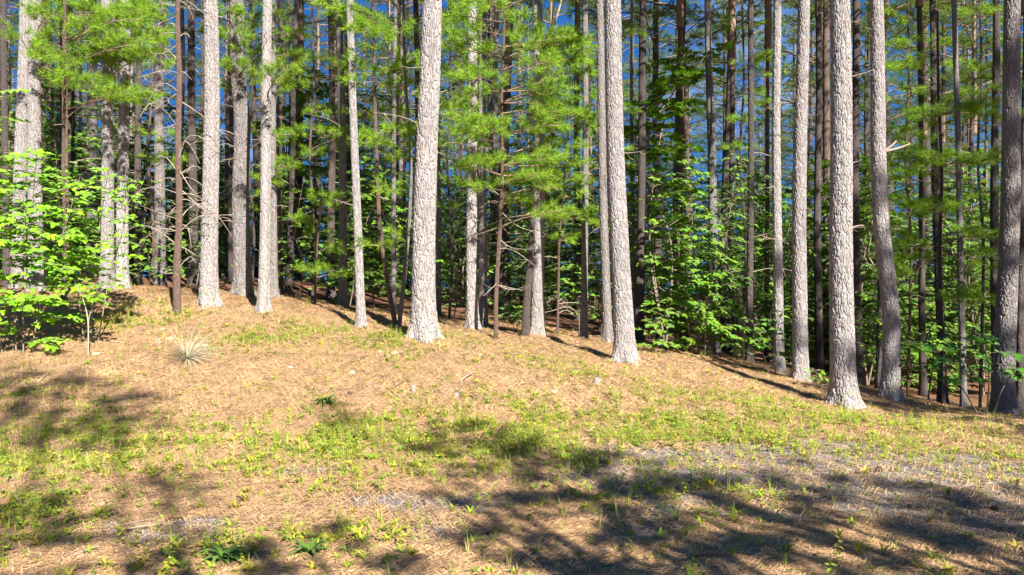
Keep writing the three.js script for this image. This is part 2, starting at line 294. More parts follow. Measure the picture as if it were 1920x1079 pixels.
// crowns of the tall pines, shared by many trees: origin at the crown's lowest limb
function crownGeo(seed, height, radius, nb, o = {}) {
  const r = rng(seed), wood = new MB(), needles = new MB();
  tube(wood, [V(0, -0.3, 0), V(0, height * 0.5, 0), V(0, height, 0)], [0.08, 0.05, 0.01], 6);
  for (let k = 0; k < nb; k++) {
    const t = Math.pow((k + r()) / nb, 0.9), y = t * height * 0.97, a = k * 2.4 + r.r(-0.5, 0.5), L = radius * r.r(0.65, 1.1) * (0.35 + 0.9 * Math.sin(Math.PI * (0.22 + 0.75 * t)));
    const A = V(0, y, 0), B = V(Math.cos(a) * L, y + L * r.r(0.0, 0.45), Math.sin(a) * L);
    bough(wood, needles, A, B, r, { dens: o.dens ?? 5, twig: 0.55, tufts: 3, n: o.n ?? 12, len: 0.22, w: o.w ?? 0.013, from: 0.4, twigs: true, base: [0.13, 0.21, 0.018], r0: 0.03 });
  }
  return { wood: wood.geo(), needles: needles.geo(), height };
}
const CROWNS = [crownGeo(11, 9, 2.3, 34), crownGeo(12, 8, 2.0, 30), crownGeo(13, 10, 2.5, 36), crownGeo(14, 8.5, 2.2, 26)];
const DENSE = [crownGeo(31, 9, 2.4, 34, { dens: 8, n: 20, w: 0.024 }), crownGeo(32, 8, 2.2, 28, { dens: 8, n: 20, w: 0.024 })];
function addCrown(t, k, y, x, z, s, turn, from = CROWNS) {
  const c = from[k % from.length], w = mesh('limbs', c.wood, M.twig, t), n = mesh('crown', c.needles, M.needle, t);
  w.userData.kind = n.userData.kind = 'stuff';
  for (const m of [w, n]) { m.position.set(x, y, z); m.scale.setScalar(s); m.rotation.y = turn; }
}
// a tall pine of the wood's edge or just behind it
function tallPine(px, d, pxTop, w, mat, label, o = {}) {
  const r = rng(Math.round(px * 13 + d * 101)), x = (px - 960) / FPX * d, foot = V(x, ground(x, -d), -d), t = thing('pine_tree', label, 'pine tree', o.group);
  t.position.copy(foot);
  const hTop = (539.5 / FPX) * d + EYE - foot.y, lean = ((pxTop - px) / FPX * d) / hTop, r0 = w * d / FPX / 2 * 1.06, H = o.H ?? r.r(17, 20), ph = r() * 6;
  const wob = r0 * (o.wob ?? 0.16), path = (h) => V(lean * Math.min(h, 9) + lean * 0.3 * Math.max(0, h - 9) + wob * (Math.sin(h * 0.9 + ph) - Math.sin(ph)) + (o.bend ? o.bend(h) : 0), 0, wob * Math.sin(h * 0.7 + ph * 2));
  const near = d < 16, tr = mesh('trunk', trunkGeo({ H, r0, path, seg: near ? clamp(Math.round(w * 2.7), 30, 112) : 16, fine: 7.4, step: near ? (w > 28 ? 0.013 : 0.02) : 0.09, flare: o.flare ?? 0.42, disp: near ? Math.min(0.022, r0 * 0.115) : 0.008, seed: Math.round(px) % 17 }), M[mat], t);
  const base = o.crown ?? r.r(7.8, 9.5), pc = path(base + 1);
  addCrown(t, Math.floor(r() * 4), base, pc.x, pc.z, (H - base) / 8.6, r() * 6);
  // short dead snags and stubs on the trunk
  const ns = o.snags ?? Math.round(r.r(2, 5));
  for (let k = 0; k < ns; k++) {
    const h = r.r(1.8, 7), a = r() * 6.28, p = path(h), L = r.r(0.15, 0.9), mb = new MB(), A = V(p.x, h, p.z).add(V(Math.cos(a), 0, Math.sin(a)).multiplyScalar(r0 * 0.6));
    deadBranch(mb, A, A.clone().add(V(Math.cos(a) * L, L * r.r(-0.3, 0.35), Math.sin(a) * L)), r, 0.009); mesh('dead_branch', mb.geo(), M.dead, t);
  }
  return { t, path, foot, r0, tr, r };
}
for (const e of EDGE) {
  const [px, , pxTop, w, d, mat, label] = e, o = {};
  if (px === 455) { o.bend = (h) => -0.10 * sstep(h, 3.0, 5.0) + 0.04 * Math.exp(-(((h - 3.1) / 0.7) ** 2)); o.flare = 0.4; }
  if (px === 1668) o.bend = (h) => 0.09 * Math.exp(-(((h - 1.4) / 1.1) ** 2));
  if (px === 795 || px === 1583 || px === 1173) o.flare = 0.5;
  const T = tallPine(px, d, pxTop, w, mat, label, o);
  if (px === 1668) { const h = EYE + (539.5 - 285) / FPX * d - T.foot.y, p = T.path(h); for (const [dx, dy, l] of [[0.7, 0.6, 0.26], [0.95, 0.25, 0.42]]) { const mb = new MB(), A = V(p.x + 0.05, h, p.z + 0.03); tube(mb, curve(A, A.clone().add(V(dx, dy, 0.35).normalize().multiplyScalar(l)), V(0, -0.02, 0), 4), taper(4, 0.028, 0.014), 8); mesh('branch_stub', mb.geo(), M.dead, T.t); } }
  if (px === 1583) { const h = EYE + (539.5 - 428) / FPX * d - T.foot.y, p = T.path(h), mb = new MB(), A = V(p.x + T.r0 * 0.8, h, p.z + 0.05); tube(mb, curve(A, A.clone().add(V(0.15, 0.03, 0.05)), V(0, 0.01, 0), 3), taper(3, 0.013, 0.006), 6); mesh('branch_stub', mb.geo(), M.dead, T.t); }
  if (px === 1008) { const mb = new MB(), h = EYE + (539.5 - 70) / FPX * d - T.foot.y, p = T.path(h), A = V(p.x, h - 0.35, p.z + 0.1); tube(mb, curve(A, A.clone().add(V(0.42, 1.0, 0.15)), V(0.06, 0, 0), 6), taper(6, 0.035, 0.015), 7); mesh('dead_branch', mb.geo(), M.dead, T.t); }
  if (px === 455) for (let k = 0; k < 11; k++) { const h = T.r.r(1.2, 3.8), a = T.r.r(-0.9, 2.2), L = T.r.r(0.35, 0.9), p = T.path(h), mb = new MB(), A = V(p.x, h, p.z + 0.05); deadBranch(mb, A, A.clone().add(V(-Math.cos(a) * L, L * T.r.r(-0.6, 0.2), 0.25 * L)), T.r, 0.0095, 0.35); mesh('dead_branch', mb.geo(), M.dead, T.t); }
  // low green boughs on some edge trees
  const low = { 455: [[430, 60], [470, 30], [480, 110], [440, 120], [485, 75], [425, 20]], 199: [[185, 100], [260, 20], [170, 50], [215, 95], [225, 160], [280, 100]], 66: [[35, 65], [100, 20]], 494: [[525, 140], [545, 125]], 886: [[850, 40], [850, 190], [905, 120]], 1008: [[1040, 60], [970, 30]] }[px];
  if (low) for (const [bx, by] of low) { const B = at(bx, by, d - T.r.r(0.5, 1.0)).sub(T.foot), h = B.y - 0.25, p = T.path(h), wood = new MB(), ne = new MB(); bough(wood, ne, V(p.x, h, p.z), B, T.r, { dens: 9, tufts: 3, n: 24, twig: 0.5, len: 0.165, w: 0.008 }); const b = mesh('branch', wood.geo(), M.twig, T.t); mesh('needles', ne.geo(), M.needle, b).userData.kind = 'stuff'; }
}
// second rank, seen between the first: px, d, pxTop, w, material, label
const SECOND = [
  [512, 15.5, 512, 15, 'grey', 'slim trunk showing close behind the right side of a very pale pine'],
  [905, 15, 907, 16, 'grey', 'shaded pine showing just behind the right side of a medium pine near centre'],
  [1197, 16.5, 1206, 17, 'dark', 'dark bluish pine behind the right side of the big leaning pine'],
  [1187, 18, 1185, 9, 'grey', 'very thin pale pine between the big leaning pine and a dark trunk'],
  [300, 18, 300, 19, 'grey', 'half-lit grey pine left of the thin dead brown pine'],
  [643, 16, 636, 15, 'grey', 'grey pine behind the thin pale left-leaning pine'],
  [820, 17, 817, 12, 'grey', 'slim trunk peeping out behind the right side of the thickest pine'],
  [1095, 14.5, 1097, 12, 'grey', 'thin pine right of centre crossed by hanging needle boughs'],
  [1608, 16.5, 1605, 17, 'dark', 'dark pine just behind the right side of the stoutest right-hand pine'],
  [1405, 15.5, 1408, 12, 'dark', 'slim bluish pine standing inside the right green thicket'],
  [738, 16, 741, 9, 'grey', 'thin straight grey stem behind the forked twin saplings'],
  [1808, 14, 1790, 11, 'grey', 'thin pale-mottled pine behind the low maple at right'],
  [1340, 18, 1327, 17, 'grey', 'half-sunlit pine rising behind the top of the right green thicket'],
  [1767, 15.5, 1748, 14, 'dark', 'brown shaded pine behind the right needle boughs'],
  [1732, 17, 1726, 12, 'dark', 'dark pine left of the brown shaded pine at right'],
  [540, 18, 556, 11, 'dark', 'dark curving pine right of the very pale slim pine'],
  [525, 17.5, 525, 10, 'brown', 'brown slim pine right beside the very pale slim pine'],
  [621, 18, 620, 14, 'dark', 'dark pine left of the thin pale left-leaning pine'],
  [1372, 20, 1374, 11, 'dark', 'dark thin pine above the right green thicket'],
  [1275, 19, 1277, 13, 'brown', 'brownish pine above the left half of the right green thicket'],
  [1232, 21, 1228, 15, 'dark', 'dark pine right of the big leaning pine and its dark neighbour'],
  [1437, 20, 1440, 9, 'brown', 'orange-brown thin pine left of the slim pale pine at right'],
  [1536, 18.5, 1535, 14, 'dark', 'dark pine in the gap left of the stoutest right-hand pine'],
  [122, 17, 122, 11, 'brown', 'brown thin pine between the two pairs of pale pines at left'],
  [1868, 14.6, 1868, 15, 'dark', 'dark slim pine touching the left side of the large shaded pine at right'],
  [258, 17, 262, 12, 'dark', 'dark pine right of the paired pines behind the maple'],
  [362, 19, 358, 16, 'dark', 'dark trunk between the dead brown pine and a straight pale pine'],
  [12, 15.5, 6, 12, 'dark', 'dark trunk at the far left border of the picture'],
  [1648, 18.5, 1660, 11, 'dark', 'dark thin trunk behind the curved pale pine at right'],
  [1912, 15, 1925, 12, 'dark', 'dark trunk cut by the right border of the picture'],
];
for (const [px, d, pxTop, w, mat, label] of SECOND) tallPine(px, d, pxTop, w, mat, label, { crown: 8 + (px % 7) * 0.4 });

// the depth of the wood: a few whole pines, copied
const GAPS = [[50, 'by the touching pines at far left'], [216, 'between the touching and the paired pines'], [333, 'between the paired pines and the dead pine'], [455, 'beside the straight pale pine at left'], [600, 'right of the very pale slim pine'], [795, 'behind the forked twin saplings'], [890, 'right of the thickest pine'], [1010, 'behind the reddish young pine'], [1150, 'right of the centre pine'], [1310, 'above the left half of the green thicket'], [1458, 'above the right half of the green thicket'], [1580, 'left of the stoutest right pine'], [1668, 'between the stoutest and the curved pine'], [1880, 'behind the right needle boughs'], [9999, 'at the right border']];
const ORD = ['nearest', 'second', 'third', 'fourth', 'fifth', 'sixth', 'seventh', 'eighth', 'ninth', 'tenth', 'eleventh', 'twelfth', 'thirteenth', 'fourteenth', 'fifteenth', 'sixteenth', 'seventeenth', 'eighteenth', 'nineteenth', 'twentieth', 'twenty-first', 'twenty-second', 'twenty-third', 'twenty-fourth', 'twenty-fifth'];
function rankLabels(list, kindWord) { // list of [object, x, d, kind]: name each by the gap it shows in and its turn from the front
  const seen = {}; for (const [o, x, d, k] of [...list].sort((a, b) => a[2] - b[2])) { const px = 960 + x / d * FPX, g = GAPS.find((q) => px < q[0])[1], key = g + k, n = seen[key] = (seen[key] ?? -1) + 1; o.userData.label = (ORD[n] ?? 'farthest') + ' ' + kindWord[k] + ' from the front, ' + g; }
}
const deepSpots = [], deepList = [];
{
  const r = rng(404), all = [];
  for (let tries = 0; tries < 5000 && all.length < 150; tries++) {
    const d = 19 + 43 * Math.pow(r(), 0.85), x = r.r(-1, 1) * (d * 0.74 + 2);
    if (all.some((q) => (q[0] - x) ** 2 + (q[1] - d) ** 2 < (d < 35 ? 5.5 : 7))) continue;
    all.push([x, d]);
  }
  deepSpots.push(...all);
  const protos = [0, 1, 2, 3, 4].map((k) => {
    const q = rng(900 + k), t = thing('forest_pine', '', 'pine tree', 'pines deep in the wood'), H = 17 + k * 0.9, r0 = 0.10 + 0.018 * k, ph = k * 1.7, path = (h) => V(0.12 * Math.sin(h * 0.35 + ph) - 0.12 * Math.sin(ph), 0, 0.1 * Math.sin(h * 0.3 + ph));
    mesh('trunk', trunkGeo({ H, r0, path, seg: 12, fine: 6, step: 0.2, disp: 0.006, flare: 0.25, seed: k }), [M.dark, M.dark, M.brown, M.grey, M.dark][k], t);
    const base = 8.5 + (k % 3) * 0.9, pc = path(base + 2); addCrown(t, k, base, pc.x, pc.z, (H - base) / 9, k);
    const mb = new MB(); for (let j = 0; j < 16; j++) { const h = q.r(2.5, base), a = q() * 6.28, L = q.r(0.5, 1.7), p = path(h), A = V(p.x, h, p.z); deadBranch(mb, A, A.clone().add(V(Math.cos(a) * L, L * q.r(-0.25, 0.3), Math.sin(a) * L)), q, 0.012); }
    mesh('dead_twigs', mb.geo(), M.twig, t).userData.kind = 'stuff';
    return t;
  });
  const L = ['dark slender pine standing deep in the shaded wood', 'brownish pine trunk standing deep in the wood', 'greyish pine trunk standing deep in the wood'];
  all.forEach(([x, d], i) => {
    const k = i % 5, o = i < 5 ? protos[i] : protos[k].clone(); if (i >= 5) { o.name = numbered('forest_pine'); scene.add(o); }
    o.position.set(x, ground(x, -d), -d); o.rotation.y = r() * 6.28; const s = r.r(0.85, 1.15); o.scale.set(s, s * r.r(0.95, 1.05), s);
    const j = k === 2 ? 1 : k === 3 ? 2 : 0; deepList.push([o, x, d, j]); o.userData = { label: L[j], category: 'pine tree', group: ['dark pines deep in the wood', 'brown pines deep in the wood', 'grey pines deep in the wood'][j] };
  });
  rankLabels(deepList, ['dark deep-wood pine', 'brown deep-wood pine', 'grey deep-wood pine']);
}

// ---------------------------------------------------------------- young pines whose green boughs hang in front of the trunks
function youngPine(label, stem, d, r0, mat, boxes, seed, o = {}) {
  const r = rng(seed), f = at(stem[0][0], stem[0][1], d), foot = V(f.x, ground(f.x, -d), -d), t = thing('young_pine', label, 'pine tree'); t.position.copy(foot);
  const pts = stem.map(([px, py], i) => i ? at(px, py, d).sub(foot) : V(0, -0.08, 0)), cv = new THREE.CatmullRomCurve3(pts), sm = cv.getPoints(40), mb = new MB();
  tube(mb, sm, taper(40, r0, r0 * 0.45), 10); mesh('trunk', mb.geo(), M[mat], t);
  if (o.second) { const p2 = o.second.map(([px, py], i) => i ? at(px, py, d).sub(foot) : V(0.03, -0.08, 0)), m2 = new MB(), c2 = new THREE.CatmullRomCurve3(p2).getPoints(40); tube(m2, c2, taper(40, r0 * 0.9, r0 * 0.45), 10); mesh('trunk', m2.geo(), M[o.mat2 ?? mat], t); sm.push(...c2); }
  for (const [x0, y0, x1, y1, n, dens] of boxes) for (let k = 0; k < n; k++) {
    const B = at(r.r(x0, x1), r.r(y0, y1), d + r.r(-1.0, 0.6)).sub(foot);
    let A = sm[0], best = 1e9; for (const p of sm) { const q = Math.abs(p.y - (B.y - 0.12 * Math.abs(B.x - p.x))) + 0.05 * Math.abs(p.x - B.x); if (q < best) { best = q; A = p; } }
    const wood = new MB(), ne = new MB(); bough(wood, ne, A.clone(), B, r, { dens: dens ?? 7.5, tufts: 3, n: 24, twig: 0.5, from: o.from ?? 0.3, base: o.base, len: 0.165, w: 0.008 }); const b = mesh('branch', wood.geo(), M.twig, t); mesh('needles', ne.geo(), M.needle, b).userData.kind = 'stuff';
  }
  for (let k = 0; k < (o.dead ?? 0); k++) { const p = sm[Math.floor(r.r(4, sm.length * 0.6))], L = r.r(0.3, 0.9), a = r() * 6.28, m = new MB(); deadBranch(m, p, p.clone().add(V(Math.cos(a) * L, -L * r.r(0, 0.4), Math.sin(a) * L * 0.6)), r, 0.008, 0.2); mesh('dead_branch', m.geo(), M.dead, t); }
  return t;
}
youngPine('thin reddish young pine at centre carrying layered bright green boughs', [[930, 642], [930, 560], [938, 420], [942, 330], [940, 200], [945, 60], [945, -120]], 12.4, 0.042, 'brown', [[830, 20, 1000, 110, 9], [840, 130, 930, 190, 5], [960, 55, 1120, 120, 9], [830, 210, 1090, 262, 14], [1020, 130, 1110, 200, 6], [830, 300, 1010, 350, 10], [930, 340, 1080, 390, 5], [1020, 260, 1100, 330, 5], [980, 380, 1090, 410, 2], [1060, -60, 1110, 20, 3], [830, -60, 960, 10, 5]], 51, { dead: 16, from: 0.35 });
youngPine('forked twin pine saplings with star-like needle tufts left of the thickest pine', [[744, 622], [728, 540], [712, 420], [706, 290], [702, 160], [700, 20], [698, -80]], 12.8, 0.045, 'brown', [[590, 10, 690, 70, 5], [670, 20, 760, 110, 6], [700, 110, 790, 170, 5], [680, 180, 790, 250, 7], [690, 255, 785, 300, 5], [580, 90, 680, 160, 2], [700, 330, 790, 470, 3, 7], [760, -60, 800, 10, 2]], 52, { second: [[752, 620], [758, 520], [768, 400], [770, 290], [760, 150], [756, 0], [755, -80]], mat2: 'grey', dead: 8, from: 0.4 });
youngPine('shaded young pine at right holding long flat layers of bright boughs', [[1763, 722], [1765, 620], [1762, 480], [1766, 330], [1760, 180], [1758, 20]], 14.2, 0.045, 'dark', [[1660, 200, 1740, 260, 3], [1740, 185, 1860, 235, 6], [1700, 285, 1890, 318, 10], [1690, 370, 1800, 400, 6], [1620, 290, 1680, 330, 2], [1790, 540, 1860, 570, 4], [1660, 420, 1720, 500, 4], [1780, 430, 1880, 480, 4], [1690, 120, 1800, 170, 2]], 53, { dead: 10, from: 0.35 });
youngPine('slender young pine with yellow-green boughs before the paired pines at left', [[118, 556], [121, 440], [118, 300], [122, 150], [121, 0], [122, -90]], 13.0, 0.035, 'brown', [[70, 60, 180, 140, 8], [130, 10, 190, 60, 5], [180, 60, 300, 120, 6], [200, 0, 300, 40, 5], [90, 140, 200, 175, 5], [215, 150, 300, 190, 3], [60, 0, 120, 40, 2]], 54, { from: 0.45 });
youngPine('small young pine sprouting low green tufts behind the thin pale leaning pine', [[590, 545], [594, 470], [600, 400], [604, 330]], 15.0, 0.022, 'brown', [[560, 400, 640, 440, 4], [570, 470, 640, 520, 4], [600, 350, 640, 380, 2]], 55, {});
youngPine('young pine with hanging needles behind the centre pine and its dark leaning stem', [[1045, 625], [1047, 540], [1050, 430], [1062, 330], [1066, 200]], 14.4, 0.03, 'brown', [[1020, 330, 1110, 380, 4], [1040, 400, 1100, 450, 3], [1070, 200, 1120, 300, 5], [1010, 430, 1060, 470, 3]], 56, { dead: 10 });
const YP = [
  ['young pine filling the gap left of the slim very pale pine with thin boughs', 470, 16.0, [[430, 150, 560, 330, 7], [440, 330, 540, 420, 3], [500, 20, 600, 150, 4]]],
  ['feathery young pine between the very pale pine and the thin leaning pine', 585, 16.5, [[530, 180, 660, 330, 8], [540, 40, 680, 170, 7], [560, 340, 650, 400, 3]]],
  ['feathery young pine showing right behind the thickest pine', 842, 15.6, [[810, 100, 900, 300, 7], [800, 0, 900, 90, 5], [820, 330, 900, 420, 3]]],
  ['young pine behind the big leaning pine, boughs hanging at its sides', 1128, 15.8, [[1080, 60, 1220, 240, 8], [1080, 250, 1180, 350, 4], [1090, 380, 1150, 440, 2]]],
  ['young pine with sparse boughs above the right green thicket', 1392, 17.0, [[1300, 120, 1440, 300, 6], [1400, 20, 1500, 160, 4]]],
  ['feathery young pine in the gap right of the curved pale pine', 1702, 15.6, [[1650, 60, 1780, 230, 8], [1660, 400, 1740, 520, 5], [1640, 470, 1700, 560, 3], [1660, -20, 1740, 60, 3]]],
  ['young pine with hanging tufts left of the large shaded pine', 1838, 15.2, [[1790, 100, 1910, 230, 7], [1790, 320, 1900, 430, 6], [1800, 450, 1880, 560, 4], [1800, 0, 1900, 80, 3]]],
  ['thin young pine rising between the dead pine and the paired pines', 282, 15.4, [[240, 60, 340, 200, 5], [230, 210, 330, 330, 4]]],
];
YP.forEach(([label, px, d, boxes], i) => youngPine(label, [[px, 570], [px + 6, 450], [px - 4, 300], [px + 3, 150], [px, 0], [px + 2, -60]], d, 0.032, i % 2 ? 'brown' : 'dark', boxes, 260 + i, { dead: 5, from: 0.35 }));
{ // the dead brown pine: bare, with curled grey twigs
  const r = rng(61), d = 12.7, f = at(333, 577, d), foot = V(f.x, ground(f.x, -d), -d), t = thing('dead_pine', 'thin dead brown pine bristling with bare curled twigs', 'pine tree'); t.position.copy(foot);
  const pts = [[333, 577], [331, 520], [336, 400], [334, 280], [336, 150], [333, 40], [335, -60]].map(([px, py], i) => i ? at(px, py, d).sub(foot) : V(0, -0.1, 0)), sm = new THREE.CatmullRomCurve3(pts).getPoints(60), mb = new MB();
  tube(mb, sm, sm.map((p, k) => 0.066 * (1 - 0.5 * k / 60) * (1 + 0.06 * Math.sin(k * 2.1))), 12); mesh('trunk', mb.geo(), M.brown, t);
  for (let k = 0; k < 52; k++) { const p = sm[Math.floor(r.r(10, 60))], side = r() < 0.55 ? -1 : 1, L = r.r(0.3, 1.0), m = new MB(); deadBranch(m, p, p.clone().add(V(side * L * r.r(0.4, 1), L * r.r(-0.75, 0.35), L * r.r(-0.5, 0.7))), r, 0.0095, 0.35); mesh('dead_branch', m.geo(), M.dead, t); }
}
{ // leaning dark stem against the centre pine
  const t = thing('leaning_stem', 'dark dead stem leaning on the left side of the centre pine', 'dead tree'), d = 13.0, f = at(984, 630, d), foot = V(f.x, ground(f.x, -d), -d), mb = new MB(); t.position.copy(foot);
  const sm = new THREE.CatmullRomCurve3([V(0, -0.1, 0), at(988, 560, d).sub(foot), at(995, 480, d).sub(foot), at(1000, 400, d + 0.1).sub(foot)]).getPoints(24); tube(mb, sm, taper(24, 0.075, 0.045), 12); mesh('trunk', mb.geo(), M.dark, t);
}

// ---------------------------------------------------------------- broadleaf plants
function leafShape(kind, curl, col) { // a blade along +z from its stalk at the origin, lying in the xz plane, 1 unit long
  const mb = new MB(), out = kind === 'maple'
    ? [[0.10, -0.06], [0.34, -0.10], [0.30, 0.06], [0.62, 0.18], [0.44, 0.30], [0.58, 0.52], [0.30, 0.50], [0.22, 0.62], [0.20, 0.80], [0.0, 1.0]]
    : [[0.12, 0.08], [0.24, 0.28], [0.27, 0.48], [0.20, 0.72], [0.0, 1.0]];
  const y = (x, z) => curl * (-0.35 * z * z) + 0.28 * Math.abs(x) - 0.25 * curl * x * x;
  const spine = kind === 'maple' ? [0, 0.3, 0.6, 1] : [0, 0.35, 0.7, 1];
  for (const s of [-1, 1]) {
    const sp = spine.map((z) => mb.v(0, y(0, z), z, col, 0.5, z)), rim = out.slice(0, -1).map(([x, z]) => mb.v(s * x, y(x, z), z, col, 0.5 + s * x, z));
    const all = [sp[0], ...rim, sp[spine.length - 1]], zs = [0, ...out.map((q) => q[1])];
    let k = 0;
    for (let i = 0; i + 1 < all.length; i++) { const mid = (zs[i] + zs[i + 1]) / 2; while (k + 1 < spine.length - 1 && mid > (spine[k] + spine[k + 1]) / 2) { s > 0 ? mb.t(sp[k], sp[k + 1], all[i]) : mb.t(sp[k], all[i], sp[k + 1]); k++; } if (all[i] !== sp[k] && all[i + 1] !== sp[k]) s > 0 ? mb.t(sp[k], all[i + 1], all[i]) : mb.t(sp[k], all[i], all[i + 1]); }
  }
  return mb;
}
const LEAFSETS = {};
function leafSet(kind, base, key) { return LEAFSETS[key] ??= Array.from({ length: 8 }, (_, k) => { const r = rng(300 + k * 7 + key.length), mb = leafShape(kind, r.r(0.2, 1.1), tint(r, base, 0.42, 0.3)); mb.g = mb.geo(); return mb; }); }
const _m = new THREE.Matrix4(), _q = new THREE.Quaternion(), _s = V(1, 1, 1), _v = V(0, 0, 0);
function addLeaf(mb, src, m) { const o = mb.p.length / 3; for (let i = 0; i < src.p.length; i += 3) { _v.set(src.p[i], src.p[i + 1], src.p[i + 2]).applyMatrix4(m); mb.p.push(_v.x, _v.y, _v.z); mb.c.push(src.c[i], src.c[i + 1], src.c[i + 2]); } for (const u of src.u) mb.u.push(u); for (const i of src.i) mb.i.push(i + o); }
function leafMatrix(p, dir, up, size) { const z = dir.clone().addScaledVector(up, -dir.dot(up)).normalize(), x = V(0, 0, 0).crossVectors(up, z); return new THREE.Matrix4().makeBasis(x, up, z).scale(V(size, size, size)).setPosition(p); }
// stems: polylines from the foot; twigs spread sideways in flat layers with paired leaves
function broadleaf(t, stems, o) {
  const r = rng(o.seed), set = leafSet(o.kind, o.base, o.key), leaves = [];
  for (const st of stems) {
    const sm = new THREE.CatmullRomCurve3(st.pts).getPoints(24), mb = new MB(); tube(mb, sm, taper(24, st.r, st.r * 0.3), 6); mesh('stem', mb.geo(), o.bark ?? M.smooth, t);
    for (let k = 0; k < st.n; k++) {
      const f = lerp(st.from ?? 0.25, 1, (k + r()) / st.n), A = sm[Math.min(24, Math.floor(f * 24))], a = k * 2.4 + r.r(-0.4, 0.4), L = st.L * r.r(0.5, 1.1) * (1.15 - 0.6 * f), B = A.clone().add(V(Math.cos(a) * L, L * r.r(-0.15, 0.35), Math.sin(a) * L)), pts = curve(A, B, V(0, 0.12 * L, 0), 5), m = new MB();
      tube(m, pts, taper(5, 0.006, 0.0022), 4); mesh('twig', m.geo(), o.bark ?? M.smooth, t);
      const dir = B.clone().sub(A).normalize(), side = V(0, 0, 0).crossVectors(dir, V(0, 1, 0)).normalize(), nl = Math.max(3, Math.round(L * (o.dens ?? 14)));
      for (let j = 0; j < nl; j++) {
        const q = lerp(0.2, 1, (j + 0.5) / nl) * 5, i = Math.min(4, Math.floor(q)), p = pts[i].clone().lerp(pts[i + 1], q - i), s = j % 2 ? 1 : -1, ld = dir.clone().multiplyScalar(0.6).addScaledVector(side, s * r.r(0.5, 1.2)).add(V(0, r.r(-0.3, 0.1), 0)).normalize();
        const up = V(r.r(-0.35, 0.35), 1, r.r(-0.35, 0.35)).addScaledVector(SUN, 0.55).normalize(); p.addScaledVector(ld, 0.03).add(V(0, r.r(-0.03, 0.02), 0));
        leaves.push([leafMatrix(p, ld, up, o.size * r.r(0.6, 1.15)), Math.floor(r() * 8)]);
      }
    }
  }
  const cut = o.single ?? 0, rest = new MB(); leaves.sort((a, b) => b[0].elements[14] - a[0].elements[14]);
  leaves.forEach(([m, k], i) => { if (i < cut) { const l = mesh('leaf', set[k].g, M.leaf, t); l.applyMatrix4(m); } else addLeaf(rest, set[k], m); });
  if (rest.n) mesh('foliage', rest.geo(), M.leaf, t).userData.kind = 'stuff';
}
function plant(name, label, cat, px, py, d, stems, o, group) {
  const f = at(px, py, d), foot = V(f.x, ground(f.x, -d), -d), t = thing(name, label, cat, group); t.position.copy(foot);
  broadleaf(t, stems.map((s) => ({ ...s, pts: s.p.map(([x, y, dd], i) => i ? at(x, y, d + (dd ?? 0)).sub(foot) : V(s.off ?? 0, -0.05, 0)) })), o); return t;
}
const MAPLE = { kind: 'maple', base: GREEN.maple, key: 'maple' }, THICK = { kind: 'maple', base: GREEN.thicket, key: 'thicket' }, OVAL = { kind: 'oval', base: GREEN.thicket, key: 'oval' };
plant('maple_sapling', 'large bright maple sapling filling the left border below the touching pines', 'sapling', 30, 575, 10.6, [
  { p: [[30, 575], [20, 480], [-10, 380], [-30, 280]], r: 0.012, n: 32, L: 0.9, from: 0.08 }, { p: [[30, 575], [45, 470], [60, 380], [70, 280]], r: 0.012, n: 38, L: 0.8, off: 0.1, from: 0.06 }, { p: [[30, 575], [90, 500], [120, 430], [150, 330]], r: 0.011, n: 34, L: 0.7, off: 0.2, from: 0.06 }, { p: [[30, 575], [-10, 450], [-20, 330], [-20, 160]], r: 0.012, n: 36, L: 0.9, off: -0.2, from: 0.15 }], { ...MAPLE, size: 0.12, seed: 71, single: 300, dens: 17 });
plant('maple_sapling', 'bright small-leaved maple sapling directly in front of the paired pines', 'sapling', 170, 590, 11.2, [
  { p: [[170, 590], [175, 500], [190, 400], [205, 310]], r: 0.011, n: 28, L: 0.6 }, { p: [[170, 590], [140, 510], [120, 430], [105, 300]], r: 0.011, n: 28, L: 0.7, off: -0.1, from: 0.2 }, { p: [[170, 590], [205, 520], [232, 420], [235, 320]], r: 0.012, n: 28, L: 0.42, off: 0.1, from: 0.35 }], { ...MAPLE, size: 0.09, seed: 72, single: 300, dens: 18 });
plant('maple_seedling', 'small pale-stemmed maple seedling on the bank below the bright maple saplings', 'sapling', 165, 628, 10.6, [{ p: [[165, 628], [163, 590], [150, 550], [135, 520]], r: 0.012, n: 7, L: 0.3, from: 0.55 }, { p: [[165, 628], [168, 590], [185, 560], [190, 535]], r: 0.009, n: 7, L: 0.25, from: 0.55 }], { ...MAPLE, size: 0.10, seed: 73, single: 100, bark: M.dead });
plant('maple_sapling', 'low big-leaved maple at right before the large shaded pine', 'sapling', 1850, 775, 12.0, [{ p: [[1850, 775], [1855, 700], [1848, 660], [1830, 630]], r: 0.014, n: 9, L: 0.5, from: 0.35 }, { p: [[1850, 775], [1800, 720], [1770, 680], [1755, 650]], r: 0.012, n: 10, L: 0.5, off: -0.1, from: 0.3 }, { p: [[1850, 775], [1880, 730], [1900, 700], [1915, 690]], r: 0.01, n: 5, L: 0.35, off: 0.08, from: 0.5 }], { ...THICK, base: [0.09, 0.23, 0.012], key: 'lowmaple', size: 0.17, seed: 74, single: 200, dens: 10 });
